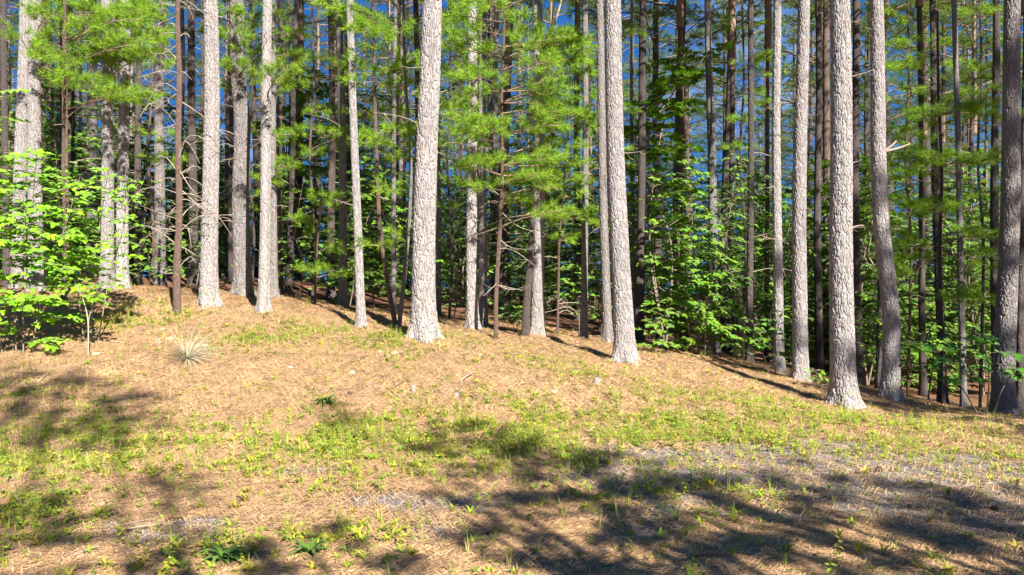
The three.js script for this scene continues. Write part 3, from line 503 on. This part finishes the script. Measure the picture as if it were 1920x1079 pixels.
plant('understory_tree', 'broad green thicket tree right of the big leaning pine, in flat leafy layers', 'understory tree', 1310, 665, 14.6, [
  { p: [[1310, 665], [1308, 560], [1300, 450], [1290, 290]], r: 0.025, n: 80, L: 1.0, from: 0.1 }, { p: [[1310, 665], [1330, 560], [1360, 450], [1385, 275]], r: 0.02, n: 70, L: 0.9, off: 0.1, from: 0.1 }, { p: [[1310, 665], [1280, 560], [1250, 480], [1240, 300]], r: 0.02, n: 60, L: 0.7, off: -0.1, from: 0.15 }], { ...THICK, size: 0.115, seed: 75, single: 300, dens: 20 });
plant('understory_sapling', 'bright leafy sapling at the foot of the slim pale pine at right', 'sapling', 1455, 705, 13.2, [{ p: [[1455, 705], [1450, 650], [1460, 610], [1470, 570]], r: 0.01, n: 14, L: 0.4 }, { p: [[1455, 705], [1430, 660], [1420, 630], [1410, 600]], r: 0.009, n: 10, L: 0.35, off: -0.1 }], { ...THICK, base: [0.10, 0.24, 0.012], key: 'brightsap', size: 0.11, seed: 76, single: 120, dens: 16 });
plant('understory_sapling', 'leafy sapling reaching out at the right of the centre pine', 'sapling', 1085, 630, 14.8, [{ p: [[1085, 630], [1085, 580], [1075, 540], [1070, 500]], r: 0.012, n: 14, L: 0.6, from: 0.5 }], { ...THICK, size: 0.115, seed: 77, single: 80, dens: 14 });
plant('understory_sapling', 'leafy low sapling right behind the foot of the big leaning pine', 'sapling', 1230, 690, 13.4, [{ p: [[1230, 690], [1225, 650], [1235, 610], [1260, 580]], r: 0.012, n: 16, L: 0.6, from: 0.3 }], { ...THICK, size: 0.115, seed: 78, single: 120, dens: 14 });
plant('bush', 'small dark leafy bush behind the thin reddish young pine', 'bush', 965, 622, 14.5, [{ p: [[965, 622], [960, 600], [950, 580], [945, 560]], r: 0.008, n: 10, L: 0.35 }, { p: [[965, 622], [970, 600], [978, 585], [985, 570]], r: 0.008, n: 8, L: 0.3, off: 0.06 }], { ...THICK, size: 0.12, seed: 79, single: 60 });
plant('bush', 'small leafy bush in the gap left of the stoutest right-hand pine', 'bush', 1545, 742, 12.2, [{ p: [[1545, 742], [1540, 720], [1535, 705], [1525, 690]], r: 0.007, n: 10, L: 0.25 }], { ...OVAL, size: 0.10, seed: 80, single: 40 });
plant('understory_tree', 'dark leafy tree behind the forked twin saplings', 'understory tree', 700, 590, 17.5, [{ p: [[700, 590], [700, 500], [710, 400], [715, 290]], r: 0.025, n: 70, L: 1.2, from: 0.1 }], { ...THICK, size: 0.13, seed: 81, dens: 18 });
plant('understory_tree', 'dark leafy tree in the shade between the left pale pines and the paired pines', 'understory tree', 150, 545, 15.5, [{ p: [[150, 545], [150, 470], [155, 380], [165, 250]], r: 0.025, n: 60, L: 0.9, from: 0.1 }], { ...THICK, size: 0.13, seed: 82, dens: 18 });
[['thin leafy sapling between the dead pine and the paired pines', 275, 560, 15.8, 330], ['leafy sapling in the shade right of the slim very pale pine', 560, 555, 16.8, 330], ['leafy sapling behind the thin pale left-leaning pine', 655, 580, 16.2, 360], ['leafy sapling right behind the thickest pine', 850, 600, 16.4, 370], ['leafy sapling left of the straight pale pine near the dead pine', 365, 545, 17.0, 380], ['leafy sapling behind the thin pine right of centre', 1120, 620, 16.6, 380], ['leafy sapling behind the curved pale pine at right', 1640, 700, 15.2, 500], ['leafy sapling in the shade below the right needle boughs', 1740, 710, 14.2, 600]].forEach(([label, px, py, d, top], i) => plant('understory_sapling', label, 'sapling', px, py, d, [{ p: [[px, py], [px + 8, py - 60], [px - 6, (py + top) / 2], [px + 10, top]], r: 0.016, n: 30, L: 0.9, from: 0.15 }], { ...THICK, size: 0.10, seed: 180 + i, dens: 13, single: 40 }));
{ // understory deep in the wood: three kinds, copied
  const r = rng(515), protos = [0, 1, 2, 3].map((k) => {
    const t = thing('understory_shrub', '', 'shrub'), q = rng(40 + k), H = [5.4, 6.3, 4.0, 6.6][k], stems = Array.from({ length: 3 }, (_, j) => ({ pts: [V(0, -0.1, 0), V(q.r(-0.3, 0.3), H * 0.35, q.r(-0.3, 0.3)), V(q.r(-0.7, 0.7), H * 0.7, q.r(-0.7, 0.7)), V(q.r(-1, 1), H, q.r(-1, 1))], r: 0.03, n: 40, L: 1.5, from: 0.06 }));
    broadleaf(t, stems, { kind: k % 2 ? 'maple' : 'oval', base: [0.12, 0.22, 0.010], key: 'deep' + (k % 2), size: k % 2 ? 0.16 : 0.17, seed: 600 + k, dens: 14 });
    // the twigs of these distant shrubs are too fine to tell apart
    const tw = t.children.filter((c) => c.name === 'twig'), all = new MB(); for (const c of tw) { const g = c.geometry, o = all.p.length / 3; all.p.push(...g.attributes.position.array); all.c.push(...g.attributes.color.array); all.u.push(...g.attributes.uv.array); for (const i of g.index.array) all.i.push(i + o); t.remove(c); }
    mesh('twigs', all.geo(), M.twig, t).userData.kind = 'stuff';
    return t;
  });
  let n = 0; const shrubs = [];
  for (let tries = 0; tries < 3000 && n < 230; tries++) {
    const d = 17.5 + 42 * Math.pow(r(), 1.05), x = r.r(-1, 1) * (d * 0.72 + 1);
    if (d < 21 && x > -8.5 && x < -0.5) continue; if (d < 20 && r() < 0.5) continue;
    const k = n % 4, o = n < 4 ? protos[n] : protos[k].clone(); if (n >= 4) { o.name = numbered('understory_shrub'); scene.add(o); }
    const s = r.r(0.7, 1.1) * (d > 36 ? 1.12 : 1), sy = d > 36 ? 1.6 : 1; o.position.set(x, ground(x, -d), -d); o.rotation.y = r() * 6.28; o.scale.set(s, s * sy, s); n++; shrubs.push([o, x, d, k % 2]);
    o.userData = { label: k % 2 ? 'lobed-leaved dark shrub in the shade deep among the pines' : 'small-leaved dark shrub in the shade deep among the pines', category: 'shrub', group: k % 2 ? 'lobed-leaved shrubs deep in the wood' : 'small-leaved shrubs deep in the wood' };
  }
  rankLabels(shrubs, ['small-leaved shrub', 'lobed-leaved shrub']);
}

// ---------------------------------------------------------------- trees behind the camera that shade the foreground
{
  // each: where its shadow's tip lies on the ground (px, py), how far back along the light it stands
  const r = rng(808), spots = [[1450, 880, 11, 0.34], [1880, 815, 12, 0.45], [1180, 880, 11, 0.38], [1000, 845, 12, 0.34], [830, 800, 12, 0.26], [1660, 910, 9, 0.28], [110, 705, 17, 0.3], [15, 695, 18, 0.27], [225, 735, 16, 0.2], [310, 880, 13, 0.14], [20, 935, 11, 0.28], [560, 1010, 8, 0.3], [880, 925, 9, 0.28], [1150, 985, 7, 0.34], [1900, 935, 8, 0.36], [615, 755, 14, 0.12], [1950, 790, 13, 0.9, 5], [2030, 790, 14, 1.0, 8], [2080, 800, 18, 1.1, 8], [1560, 985, 6, 0.3], [960, 1030, 6, 0.3], [330, 1010, 7, 0.22]];
  spots.forEach(([px, py, back, cs, more = 0], i) => {
    const g = G(px, py), hd = V(SUN.x, 0, SUN.z).normalize(), p = g.clone().addScaledVector(hd, back), H = back * SUN.y / Math.hypot(SUN.x, SUN.z) + g.y + more, t = thing('pine_tree', 'pine outside the frame behind the viewer, shading the clearing', 'pine tree', 'pines behind the viewer');
    const y0 = ground(p.x, p.z); t.position.set(p.x, y0, p.z); const ph = r() * 6, path = (h) => V(0.06 * Math.sin(h * 0.5 + ph), 0, 0.06 * Math.sin(h * 0.4 + ph));
    mesh('trunk', trunkGeo({ H: H - 0.3, r0: 0.035 + 0.06 * cs, path, seg: 12, fine: 5, step: 0.25, disp: 0.004, seed: i }), M.grey, t);
    const k = i % 2, ch = DENSE[k].height, s = cs; r(); addCrown(t, k, H - ch * s, 0, 0, s, r() * 6, DENSE);
  });
}

// ---------------------------------------------------------------- ground cover
const dum = new THREE.Object3D();
function inst(name, geo, mat, list, label, cols) {
  const m = new THREE.InstancedMesh(geo, mat, list.length); m.name = name; m.castShadow = m.receiveShadow = true;
  list.forEach((l, i) => { dum.position.set(l[0], l[1], l[2]); dum.rotation.set(l[3] ?? 0, l[4] ?? 0, l[5] ?? 0, 'YXZ'); dum.scale.setScalar(l[6] ?? 1); dum.updateMatrix(); m.setMatrixAt(i, dum.matrix); if (cols) m.setColorAt(i, new THREE.Color().setRGB(...cols(l, i))); });
  m.userData = { kind: 'stuff', label }; scene.add(m); return m;
}
const slope = (x, z) => [Math.atan2(ground(x, z + 0.15) - ground(x, z - 0.15), 0.3) * -1, Math.atan2(ground(x + 0.15, z) - ground(x - 0.15, z), 0.3)];
function place(r, n, test, dMin = 3.2, dMax = 17) { const out = []; for (let k = 0; k < n * 30 && out.length < n; k++) { const d = dMin * Math.pow(dMax / dMin, r()), x = r.r(-0.75, 0.75) * d; if (r() < test(x, -d)) out.push([x, ground(x, -d), -d]); } return out; }
{ // fallen needles
  const r = rng(21), geos = [0, 1, 2].map((k) => { const mb = new MB(), q = rng(30 + k); for (let j = 0; j < 14; j++) { const a = q() * 6.28, L = q.r(0.045, 0.11), x = q.r(-0.09, 0.09), z = q.r(-0.09, 0.09), y = q.r(0.001, 0.016), dx = Math.cos(a) * L / 2, dz = Math.sin(a) * L / 2, w = 0.0015, nx = -Math.sin(a) * w, nz = Math.cos(a) * w, dy = q.r(-0.012, 0.014), v = q.r(0.35, 1.3), c = [v, v * q.r(0.9, 1.05), v * q.r(0.85, 1.05)]; const A = mb.v(x - dx - nx, y - dy, z - dz - nz, c), B = mb.v(x - dx + nx, y - dy, z - dz + nz, c), C = mb.v(x + nx, y + 0.006, z + nz, c), D = mb.v(x - nx, y + 0.006, z - nz, c), E = mb.v(x + dx + nx, y + dy, z + dz + nz, c), F = mb.v(x + dx - nx, y + dy, z + dz - nz, c); mb.t(A, B, C); mb.t(A, C, D); mb.t(D, C, E); mb.t(D, E, F); } return mb.geo(); });
  geos.forEach((g, k) => { const l = place(r, 19000, (x, z) => 1.02 - 0.88 * sstep(gravelAt(x, z), 0.2, 0.7)).map(([x, y, z]) => { const s = slope(x, z); return [x, y + 0.002, z, s[0], 0, s[1], r.r(0.8, 1.3)]; }); inst('pine_straw', g, M.straw, l, 'fallen orange pine needles covering the bank', () => { const v = r.r(0.6, 1.35); return [0.62 * v, 0.395 * v * r.r(0.92, 1.05), 0.19 * v]; }).name = numbered('pine_straw'); });
}
function stoneGeo(seed, detail = 1, flat = 0.6) { const g = new THREE.IcosahedronGeometry(1, detail), p = g.attributes.position, q = seed * 3.7, c = new Float32Array(p.count * 3).fill(1); for (let i = 0; i < p.count; i++) { const x = p.getX(i), y = p.getY(i), z = p.getZ(i), k = 1 + 0.35 * N3(x * 1.1 + q, y * 1.1, z * 1.1) + 0.12 * N3(x * 3, y * 3 + q, z * 3); p.setXYZ(i, x * k, y * k * flat, z * k * 0.85); } g.setAttribute('color', new THREE.BufferAttribute(c, 3)); g.computeVertexNormals(); return g; }
{ // gravel
  const r = rng(22); [1, 2].forEach((k) => { const l = place(r, 20000, (x, z) => sstep(gravelAt(x, z), 0.15, 0.6), 3.2, 9).map(([x, y, z]) => [x, y + 0.001, z, r.r(-0.5, 0.5), r() * 6.28, 0, 0.003 + 0.008 * r() * r() * r()]); inst('gravel', stoneGeo(k, 0), M.stone, l, 'pale grey gravel scattered through the straw', () => { const v = r.r(0.18, 0.44); return [v, v * 0.92, v * 0.82]; }).name = numbered('gravel'); });
}
function rosette(seed, n, h, w, up) { const mb = new MB(), r = rng(seed); for (let k = 0; k < n; k++) { const a = k * 2.4 + r.r(-0.3, 0.3), L = h * r.r(0.6, 1.1), tilt = r.r(up - 0.3, up + 0.3), dx = Math.cos(a), dz = Math.sin(a), cv = r.r(0.85, 1.15), c = [cv, cv * r.r(0.95, 1.05), cv]; let prev = null; for (let j = 0; j <= 4; j++) { const t = j / 4, e = tilt - 0.7 * t * t, out = L * t * Math.cos(e), y = L * t * Math.sin(Math.max(e, 0.1)), ww = w * [0.25, 0.55, 1, 0.9, 0.05][j] * r.r(0.9, 1.1), cup = 0.25 * ww; const row = [mb.v(dx * out - dz * ww, y + cup, dz * out + dx * ww, c), mb.v(dx * out, y, dz * out, c), mb.v(dx * out + dz * ww, y + cup, dz * out - dx * ww, c)]; if (prev) for (const q of [0, 1]) { mb.t(prev[q], prev[q + 1], row[q]); mb.t(prev[q + 1], row[q + 1], row[q]); } prev = row; } } return mb; }
function grassTuft(seed, n, h, w, spread) { const mb = new MB(), r = rng(seed); for (let k = 0; k < n; k++) { const a = r() * 6.28, L = h * r.r(0.5, 1.1), s = spread * r.r(0.2, 1), v = r.r(0.8, 1.2), c = [v, v, v * r.r(0.8, 1.2)], bx = r.r(-1, 1) * 0.012, bz = r.r(-1, 1) * 0.012; let prev = null; for (let j = 0; j <= 4; j++) { const t = j / 4, o = L * s * t * t, y = L * (t - 0.45 * s * t * t), ww = w * (1 - t) + 0.0004, x = bx + Math.cos(a) * o, z = bz + Math.sin(a) * o, row = [mb.v(x - Math.sin(a) * ww, y, z + Math.cos(a) * ww, c), mb.v(x + Math.sin(a) * ww, y, z - Math.cos(a) * ww, c)]; if (prev) { mb.t(prev[0], prev[1], row[0]); mb.t(prev[1], row[1], row[0]); } prev = row; } } return mb; }
const weedG = [[91, 6, 0.10, 0.0085, 1.4], [92, 8, 0.085, 0.0075, 1.3], [93, 5, 0.12, 0.009, 1.4], [94, 9, 0.07, 0.008, 1.15]].map((a) => rosette(...a).geo());
function sprig(seed, h, n, size) { const mb = new MB(), r = rng(seed), lean = r.r(-0.3, 0.3); tube(mb, [V(0, 0, 0), V(lean * 0.03, h * 0.5, 0.01), V(lean * 0.08, h, 0)], [0.0022, 0.0018, 0.001], 4, [0.9, 0.9, 0.9]); for (let k = 0; k < n; k++) { const t = (k + 1) / n, a = k * 2.4 + r.r(-0.4, 0.4), v = r.r(0.8, 1.2); addLeaf(mb, leafShape('oval', r.r(0.2, 1), [v, v, v]), leafMatrix(V(lean * 0.08 * t, h * (0.15 + 0.85 * t), 0), V(Math.cos(a), r.r(0, 0.7), Math.sin(a)).normalize(), V(r.r(-0.3, 0.3), 1, r.r(-0.3, 0.3)).normalize(), size * r.r(0.6, 1.1))); } return mb; }
weedG.push(sprig(111, 0.12, 9, 0.034).geo(), sprig(112, 0.08, 7, 0.03).geo(), sprig(113, 0.17, 12, 0.036).geo());
const grassG = [[95, 10, 0.14, 0.0026, 0.8], [96, 7, 0.20, 0.003, 0.6], [97, 16, 0.10, 0.0024, 1.1], [98, 12, 0.085, 0.003, 0.7]].map((a) => grassTuft(...a).geo());
const weedCol = (r) => { const v = r.r(0.7, 1.25), y = r(); return y < 0.12 ? [0.42 * v, 0.38 * v, 0.05 * v] : [lerp(0.23, 0.40, r()) * v, lerp(0.33, 0.42, r()) * v, 0.025 * v]; };
{
  const r = rng(23), near = [];
  weedG.forEach((g, k) => { const l = place(r, 1250, (x, z) => weedAt(x, z) * 0.9).map(([x, y, z]) => [x, y - 0.004, z, r.r(-0.15, 0.15), r() * 6.28, 0, r.r(0.45, 1.05)]).filter((q) => { if (q[2] > -6.2 && near.length < 190 && r() < 0.5) { near.push([q, k]); return false; } return true; }); inst('weeds', g, M.leaf, l, 'low yellow-green weeds spreading over the straw', () => weedCol(r)).name = numbered('weeds'); });
  grassG.forEach((g) => { const l = place(r, 1450, (x, z) => (weedAt(x, z) * 0.9 + 0.025) * lerp(0.3, 1, sstep(-z, 4.5, 7))).map(([x, y, z]) => [x, y - 0.004, z, 0, r() * 6.28, 0, r.r(0.5, 1.1)]); inst('grass', g, M.leaf, l, 'thin grass blades among the weeds', () => { const v = r.r(0.8, 1.2), dry = r() < 0.3; return dry ? [0.5 * v, 0.42 * v, 0.15 * v] : [0.32 * v, 0.40 * v, 0.04 * v]; }).name = numbered('grass'); });
  // the nearest weeds, one by one
  const mats = [0, 1, 2, 3, 4].map((k) => { const q = rng(70 + k), m = M.leaf.clone(); m.color.setRGB(...weedCol(q)); return m; });
  near.forEach(([q, k], i) => { const o = mesh('weed', weedG[k], mats[i % 5]); o.position.set(q[0], q[1], q[2]); o.rotation.y = q[4]; o.scale.setScalar(q[6] * 1.15); tag(o, 'small yellow-green weed sprouting from the near gravel and straw', 'weed', 'single weeds in the foreground'); });
}
{ // dead leaves, bark chips and twigs in the straw
  const r = rng(27), chip = leafShape('oval', 0.9, WHITE).geo(), l = place(r, 2600, (x, z) => 0.4 + 0.6 * sstep(fbm(x, z, 5), -0.1, 0.4)).map(([x, y, z]) => [x, y + 0.008, z, r.r(-0.5, 0.5), r() * 6.28, r.r(-0.6, 0.6), r.r(0.02, 0.06)]);
  inst('leaf_litter', chip, M.straw, l, 'dead brown leaves and bark chips in the straw', () => { const v = r.r(0.5, 1.2), q = r(); return q < 0.45 ? [0.16 * v, 0.09 * v, 0.05 * v] : q < 0.8 ? [0.45 * v, 0.27 * v, 0.13 * v] : [0.5 * v, 0.44 * v, 0.32 * v]; });
  const tw = new MB(); tube(tw, [V(-0.09, 0.004, 0), V(-0.02, 0.008, 0.006), V(0.05, 0.006, -0.004), V(0.1, 0.012, 0.01)], [0.004, 0.0036, 0.003, 0.002], 5); tube(tw, [V(0.0, 0.007, 0.003), V(0.03, 0.015, 0.03), V(0.06, 0.012, 0.045)], [0.0025, 0.002, 0.0015], 4);
  const l2 = place(r, 700, () => 0.8).map(([x, y, z]) => [x, y + 0.004, z, r.r(-0.1, 0.1), r() * 6.28, r.r(-0.15, 0.15), r.r(0.5, 1.8)]);
  inst('fallen_twigs', tw.geo(), M.straw, l2, 'short dead twigs scattered over the straw', () => { const v = r.r(0.5, 1.2); return [0.28 * v, 0.2 * v, 0.14 * v]; });
}
function lone(name, label, cat, px, py, geo, mat, s = 1, turn = 0, group) { const g = G(px, py), o = mesh(name, geo, mat); o.position.copy(g); o.position.y -= 0.004; o.rotation.y = turn; o.scale.setScalar(s); return tag(o, label, cat, group); }
const tinted = (m, r, g, b) => { const c = m.clone(); c.color.setRGB(r, g, b); return c; };
function flopTuft(seed, n, h, w) { const mb = new MB(), r = rng(seed); for (let k = 0; k < n; k++) { const a = r() * 6.28, e = 0.15 + 1.3 * r() * r.r(0.5, 1), L = h * r.r(0.5, 1.1), v = r.r(0.6, 1.2), dry = r() < 0.25, c = dry ? [v * 1.25, v, v * 0.6] : [v, v, v]; let prev = null; for (let j = 0; j <= 5; j++) { const t = j / 5, o = L * t * Math.cos(e * (1 - 0.3 * t)), y = Math.max(-0.12 * t, L * t * Math.sin(e) - 0.55 * L * t * t * Math.cos(e)) + 0.02 - 0.22 * Math.sin(a) * o, ww = w * (1 - 0.85 * t), x = Math.cos(a) * o, z = Math.sin(a) * o, row = [mb.v(x - Math.sin(a) * ww, y, z + Math.cos(a) * ww, c), mb.v(x + Math.sin(a) * ww, y + ww * 0.6, z - Math.cos(a) * ww, c)]; if (prev) { mb.t(prev[0], prev[1], row[0]); mb.t(prev[1], row[1], row[0]); } prev = row; } } return mb; }
lone('grass_tussock', 'big grey-green grass tussock flopping over the left bank', 'grass tussock', 350, 680, flopTuft(201, 210, 0.58, 0.0042).geo(), tinted(M.leaf, 0.46, 0.44, 0.32), 1.2);
lone('grass_tussock', 'small half-dry grass tussock left of the grey-green tussock', 'grass tussock', 225, 680, grassTuft(202, 34, 0.28, 0.003, 0.9).geo(), tinted(M.leaf, 0.42, 0.38, 0.14), 1);
lone('grass_tussock', 'upright yellow-green grass clump on the bank under the dead brown pine', 'grass tussock', 240, 600, grassTuft(203, 40, 0.4, 0.003, 0.5).geo(), tinted(M.leaf, 0.26, 0.32, 0.05), 1);
lone('grass_tussock', 'short grass clump on the gravel at right of centre', 'grass tussock', 1332, 915, grassTuft(204, 60, 0.14, 0.0022, 0.6).geo(), tinted(M.leaf, 0.26, 0.27, 0.06), 1);
lone('grass_tussock', 'broad-bladed grass plant in the right foreground', 'grass tussock', 1270, 985, grassTuft(205, 12, 0.24, 0.006, 1.3).geo(), tinted(M.leaf, 0.2, 0.32, 0.04), 1);
lone('grass_tussock', 'tall thin seeding stalks left of the broad-bladed grass plant', 'grass tussock', 1160, 1000, grassTuft(206, 10, 0.28, 0.0022, 0.35).geo(), tinted(M.leaf, 0.32, 0.32, 0.08), 1);
lone('grass_tussock', 'dry tan grass clump at the right foreground', 'grass tussock', 1745, 985, grassTuft(207, 50, 0.2, 0.0022, 0.9).geo(), tinted(M.leaf, 0.5, 0.38, 0.16), 1);
lone('weed', 'largest leafy weed cluster at the bottom left', 'weed', 420, 1062, rosette(208, 26, 0.17, 0.017, 1.1).geo(), tinted(M.leaf, 0.13, 0.27, 0.03), 1);
lone('weed', 'broad weed cluster at the bottom left of centre', 'weed', 580, 1045, rosette(209, 16, 0.14, 0.015, 1.1).geo(), tinted(M.leaf, 0.14, 0.26, 0.03), 1);
lone('weed', 'dark leafy weed tuft at the head of a shadow left of centre', 'weed', 612, 760, rosette(210, 22, 0.2, 0.018, 1.0).geo(), tinted(M.leaf, 0.12, 0.24, 0.03), 1);
{ // stones on the bank
  const r = rng(25), S = [[170, 640, 0.05, 'pale cream stone under the maple seedling'], [180, 665, 0.06, 'cream stone slab on the left bank'], [110, 655, 0.05, 'grey-white stone on the left bank'], [72, 640, 0.05, 'rounded cream stone near the left border'], [305, 620, 0.05, 'small white stone above the grey-green tussock'], [385, 650, 0.07, 'grey stone right behind the grey-green tussock'], [320, 638, 0.06, 'pale stone left behind the grey-green tussock'], [740, 664, 0.06, 'cream stone below the foot of the thickest pine'], [762, 672, 0.05, 'broken cream stone right of another below the thickest pine'], [712, 660, 0.04, 'small cream stone left below the thickest pine'], [900, 668, 0.05, 'pale stone on the bank below the thin reddish pine'], [985, 662, 0.04, 'small pale stone on the bank below the centre pine'], [1000, 676, 0.04, 'pale chip of stone on the bank right of centre'], [660, 700, 0.05, 'flat pale stone in the middle of the bank'], [545, 692, 0.045, 'upright grey stone on the bank left of centre'], [1040, 738, 0.05, 'flat pale stone above the green weed band'], [1110, 805, 0.045, 'pale stone lying in the green weed band']];
  for (const [px, py, s, l] of S) { const o = lone('stone', l, 'stone', px, py, stoneGeo(px, 2), tinted(M.stone, 0.48, 0.39, 0.25), s, r() * 6); o.rotation.x = r.r(-0.3, 0.3); }
}
{ // weathered stump pieces, sticks, cones
  const stump = (px, py, h, w, label) => { const t = lone('stump', label, 'stump', px, py, (() => { const mb = new MB(), r = rng(px), n = 9, rows = 5; let prev = null; for (let j = 0; j <= rows; j++) { const row = []; for (let s = 0; s <= n; s++) { const a = (s % n) / n * 6.283, q = rng(px + (s % n) * 31 + j)(), R = w * (1.3 - 0.5 * j / rows) * (0.75 + 0.5 * q), y = -0.03 + h * j / rows * (j === rows ? 0.7 + 0.6 * q : 1); row.push(mb.v(Math.cos(a) * R, y, Math.sin(a) * R * 0.7, WHITE, s / n, y)); } if (prev) for (let s = 0; s < n; s++) { mb.t(prev[s], row[s], prev[s + 1]); mb.t(prev[s + 1], row[s], row[s + 1]); } prev = row; } const c = mb.v(0, h * 0.75, 0, WHITE); for (let s = 0; s < n; s++) mb.t(prev[s], c, prev[s + 1]); return mb.geo(); })(), tinted(M.twig, 0.26, 0.2, 0.16)); return t; };
  stump(1120, 722, 0.12, 0.05, 'weathered grey stump below the big leaning pine');
  stump(775, 738, 0.12, 0.03, 'dark little stump in the middle of the bank');
  stump(297, 648, 0.12, 0.02, 'short broken snag left of the grey-green tussock');
  stump(855, 745, 0.07, 0.035, 'low pale stump right of the dark little stump');
  const stick = (px0, py0, px1, py1, r0, label, mat = M.dead) => { const a = G(px0, py0), b = G(px1, py1), t = a.clone(), mb = new MB(), r = rng(px0 + py0), L = b.clone().sub(a); a.set(0, 0.02, 0); L.y += 0.02; tube(mb, curve(a, L, V(0, 0.03, 0.04), 6), taper(6, r0, r0 * 0.4), 6); const q = L.clone().multiplyScalar(0.5).add(V(0, 0.03, 0.03)); tube(mb, curve(q, q.clone().add(V(r.r(-0.2, 0.2), 0.06, r.r(-0.2, 0.2))), V(0, 0.01, 0), 3), taper(3, r0 * 0.5, r0 * 0.25), 5); const o = mesh('stick', mb.geo(), mat); o.position.copy(t); return tag(o, label, 'stick'); };
  stick(70, 722, 118, 690, 0.008, 'left limb of a fallen dead branch on the left bank');
  stick(118, 690, 165, 726, 0.008, 'right limb of a fallen dead branch on the left bank');
  stick(862, 722, 892, 702, 0.010, 'pale straight stick on the bank at centre');
  stick(735, 735, 765, 716, 0.009, 'brown stick on the bank left of the dark little stump', M.twig);
  stick(880, 748, 905, 758, 0.010, 'dark stick above the green weed band', M.twig);
  stick(1298, 1062, 1312, 1050, 0.012, 'short reddish twig at the bottom right of centre', tinted(M.dead, 0.3, 0.1, 0.05));
  stick(940, 625, 1005, 640, 0.008, 'thin bent twig at the foot of the centre pine', M.twig);
  stick(1680, 770, 1640, 758, 0.01, 'twig on the straw right of the stoutest right-hand pine', M.twig);
  const cone = (() => { const mb = new MB(); for (let j = 0; j < 9; j++) for (let s = 0; s < 8; s++) { const t = j / 8, R = 0.036 * Math.sin(Math.PI * (0.18 + 0.78 * t)), a = (s + j * 0.5) / 8 * 6.283, y = 0.03, x = (t - 0.5) * 0.085, c = WHITE, p = (rr, aa, xx) => mb.v(xx, y + Math.cos(aa) * rr, Math.sin(aa) * rr, c), A = p(R * 0.45, a - 0.35, x), B = p(R * 0.45, a + 0.35, x), C = p(R * 1.05, a + 0.28, x + 0.012), D = p(R * 1.05, a - 0.28, x + 0.012), E = p(R * 0.8, a, x + 0.020); mb.t(A, B, C); mb.t(A, C, D); mb.t(D, C, E); } return mb.geo(); })();
  const cm = tinted(M.straw, 0.09, 0.055, 0.035);
  lone('pine_cone', 'dark pine cone on the pale gravel at right', 'pine cone', 1648, 888, cone, cm, 0.8, 0.4);
  lone('pine_cone', 'brown pine cone in the right foreground shade', 'pine cone', 1865, 962, cone, cm, 0.75, 1.4);
  lone('pine_cone', 'pine cone on the bank far left of the dark little stump', 'pine cone', 655, 742, cone, cm, 0.8, 2.2);
}
{ // more sticks lying on the straw
  const r = rng(919), pts = place(r, 30, () => 1, 4, 13);
  pts.forEach(([x, y, z], i) => { const L = r.r(0.15, 0.5), a = r() * 6.28, mb = new MB(), n = 6, p = []; for (let k = 0; k <= n; k++) { const t = k / n - 0.5, px = Math.cos(a) * L * t + 0.02 * N3(i, k * 0.5), pz = Math.sin(a) * L * t + 0.02 * N3(k * 0.5, i); p.push(V(px, ground(x + px, z + pz) - y + 0.008, pz)); } tube(mb, p, taper(n, 0.007, 0.003), 5); const q = p[3], e = q.clone().add(V(r.r(-0.1, 0.1), 0.02, r.r(-0.1, 0.1))); tube(mb, [q, q.clone().lerp(e, 0.5), e], [0.004, 0.003, 0.002], 4); const o = mesh('stick', mb.geo(), i % 3 ? M.twig : M.dead); o.position.set(x, y, z); tag(o, 'thin fallen dead stick lying on the pine straw', 'stick', 'thin sticks strewn over the straw'); });
}
renderer.render(scene, camera);
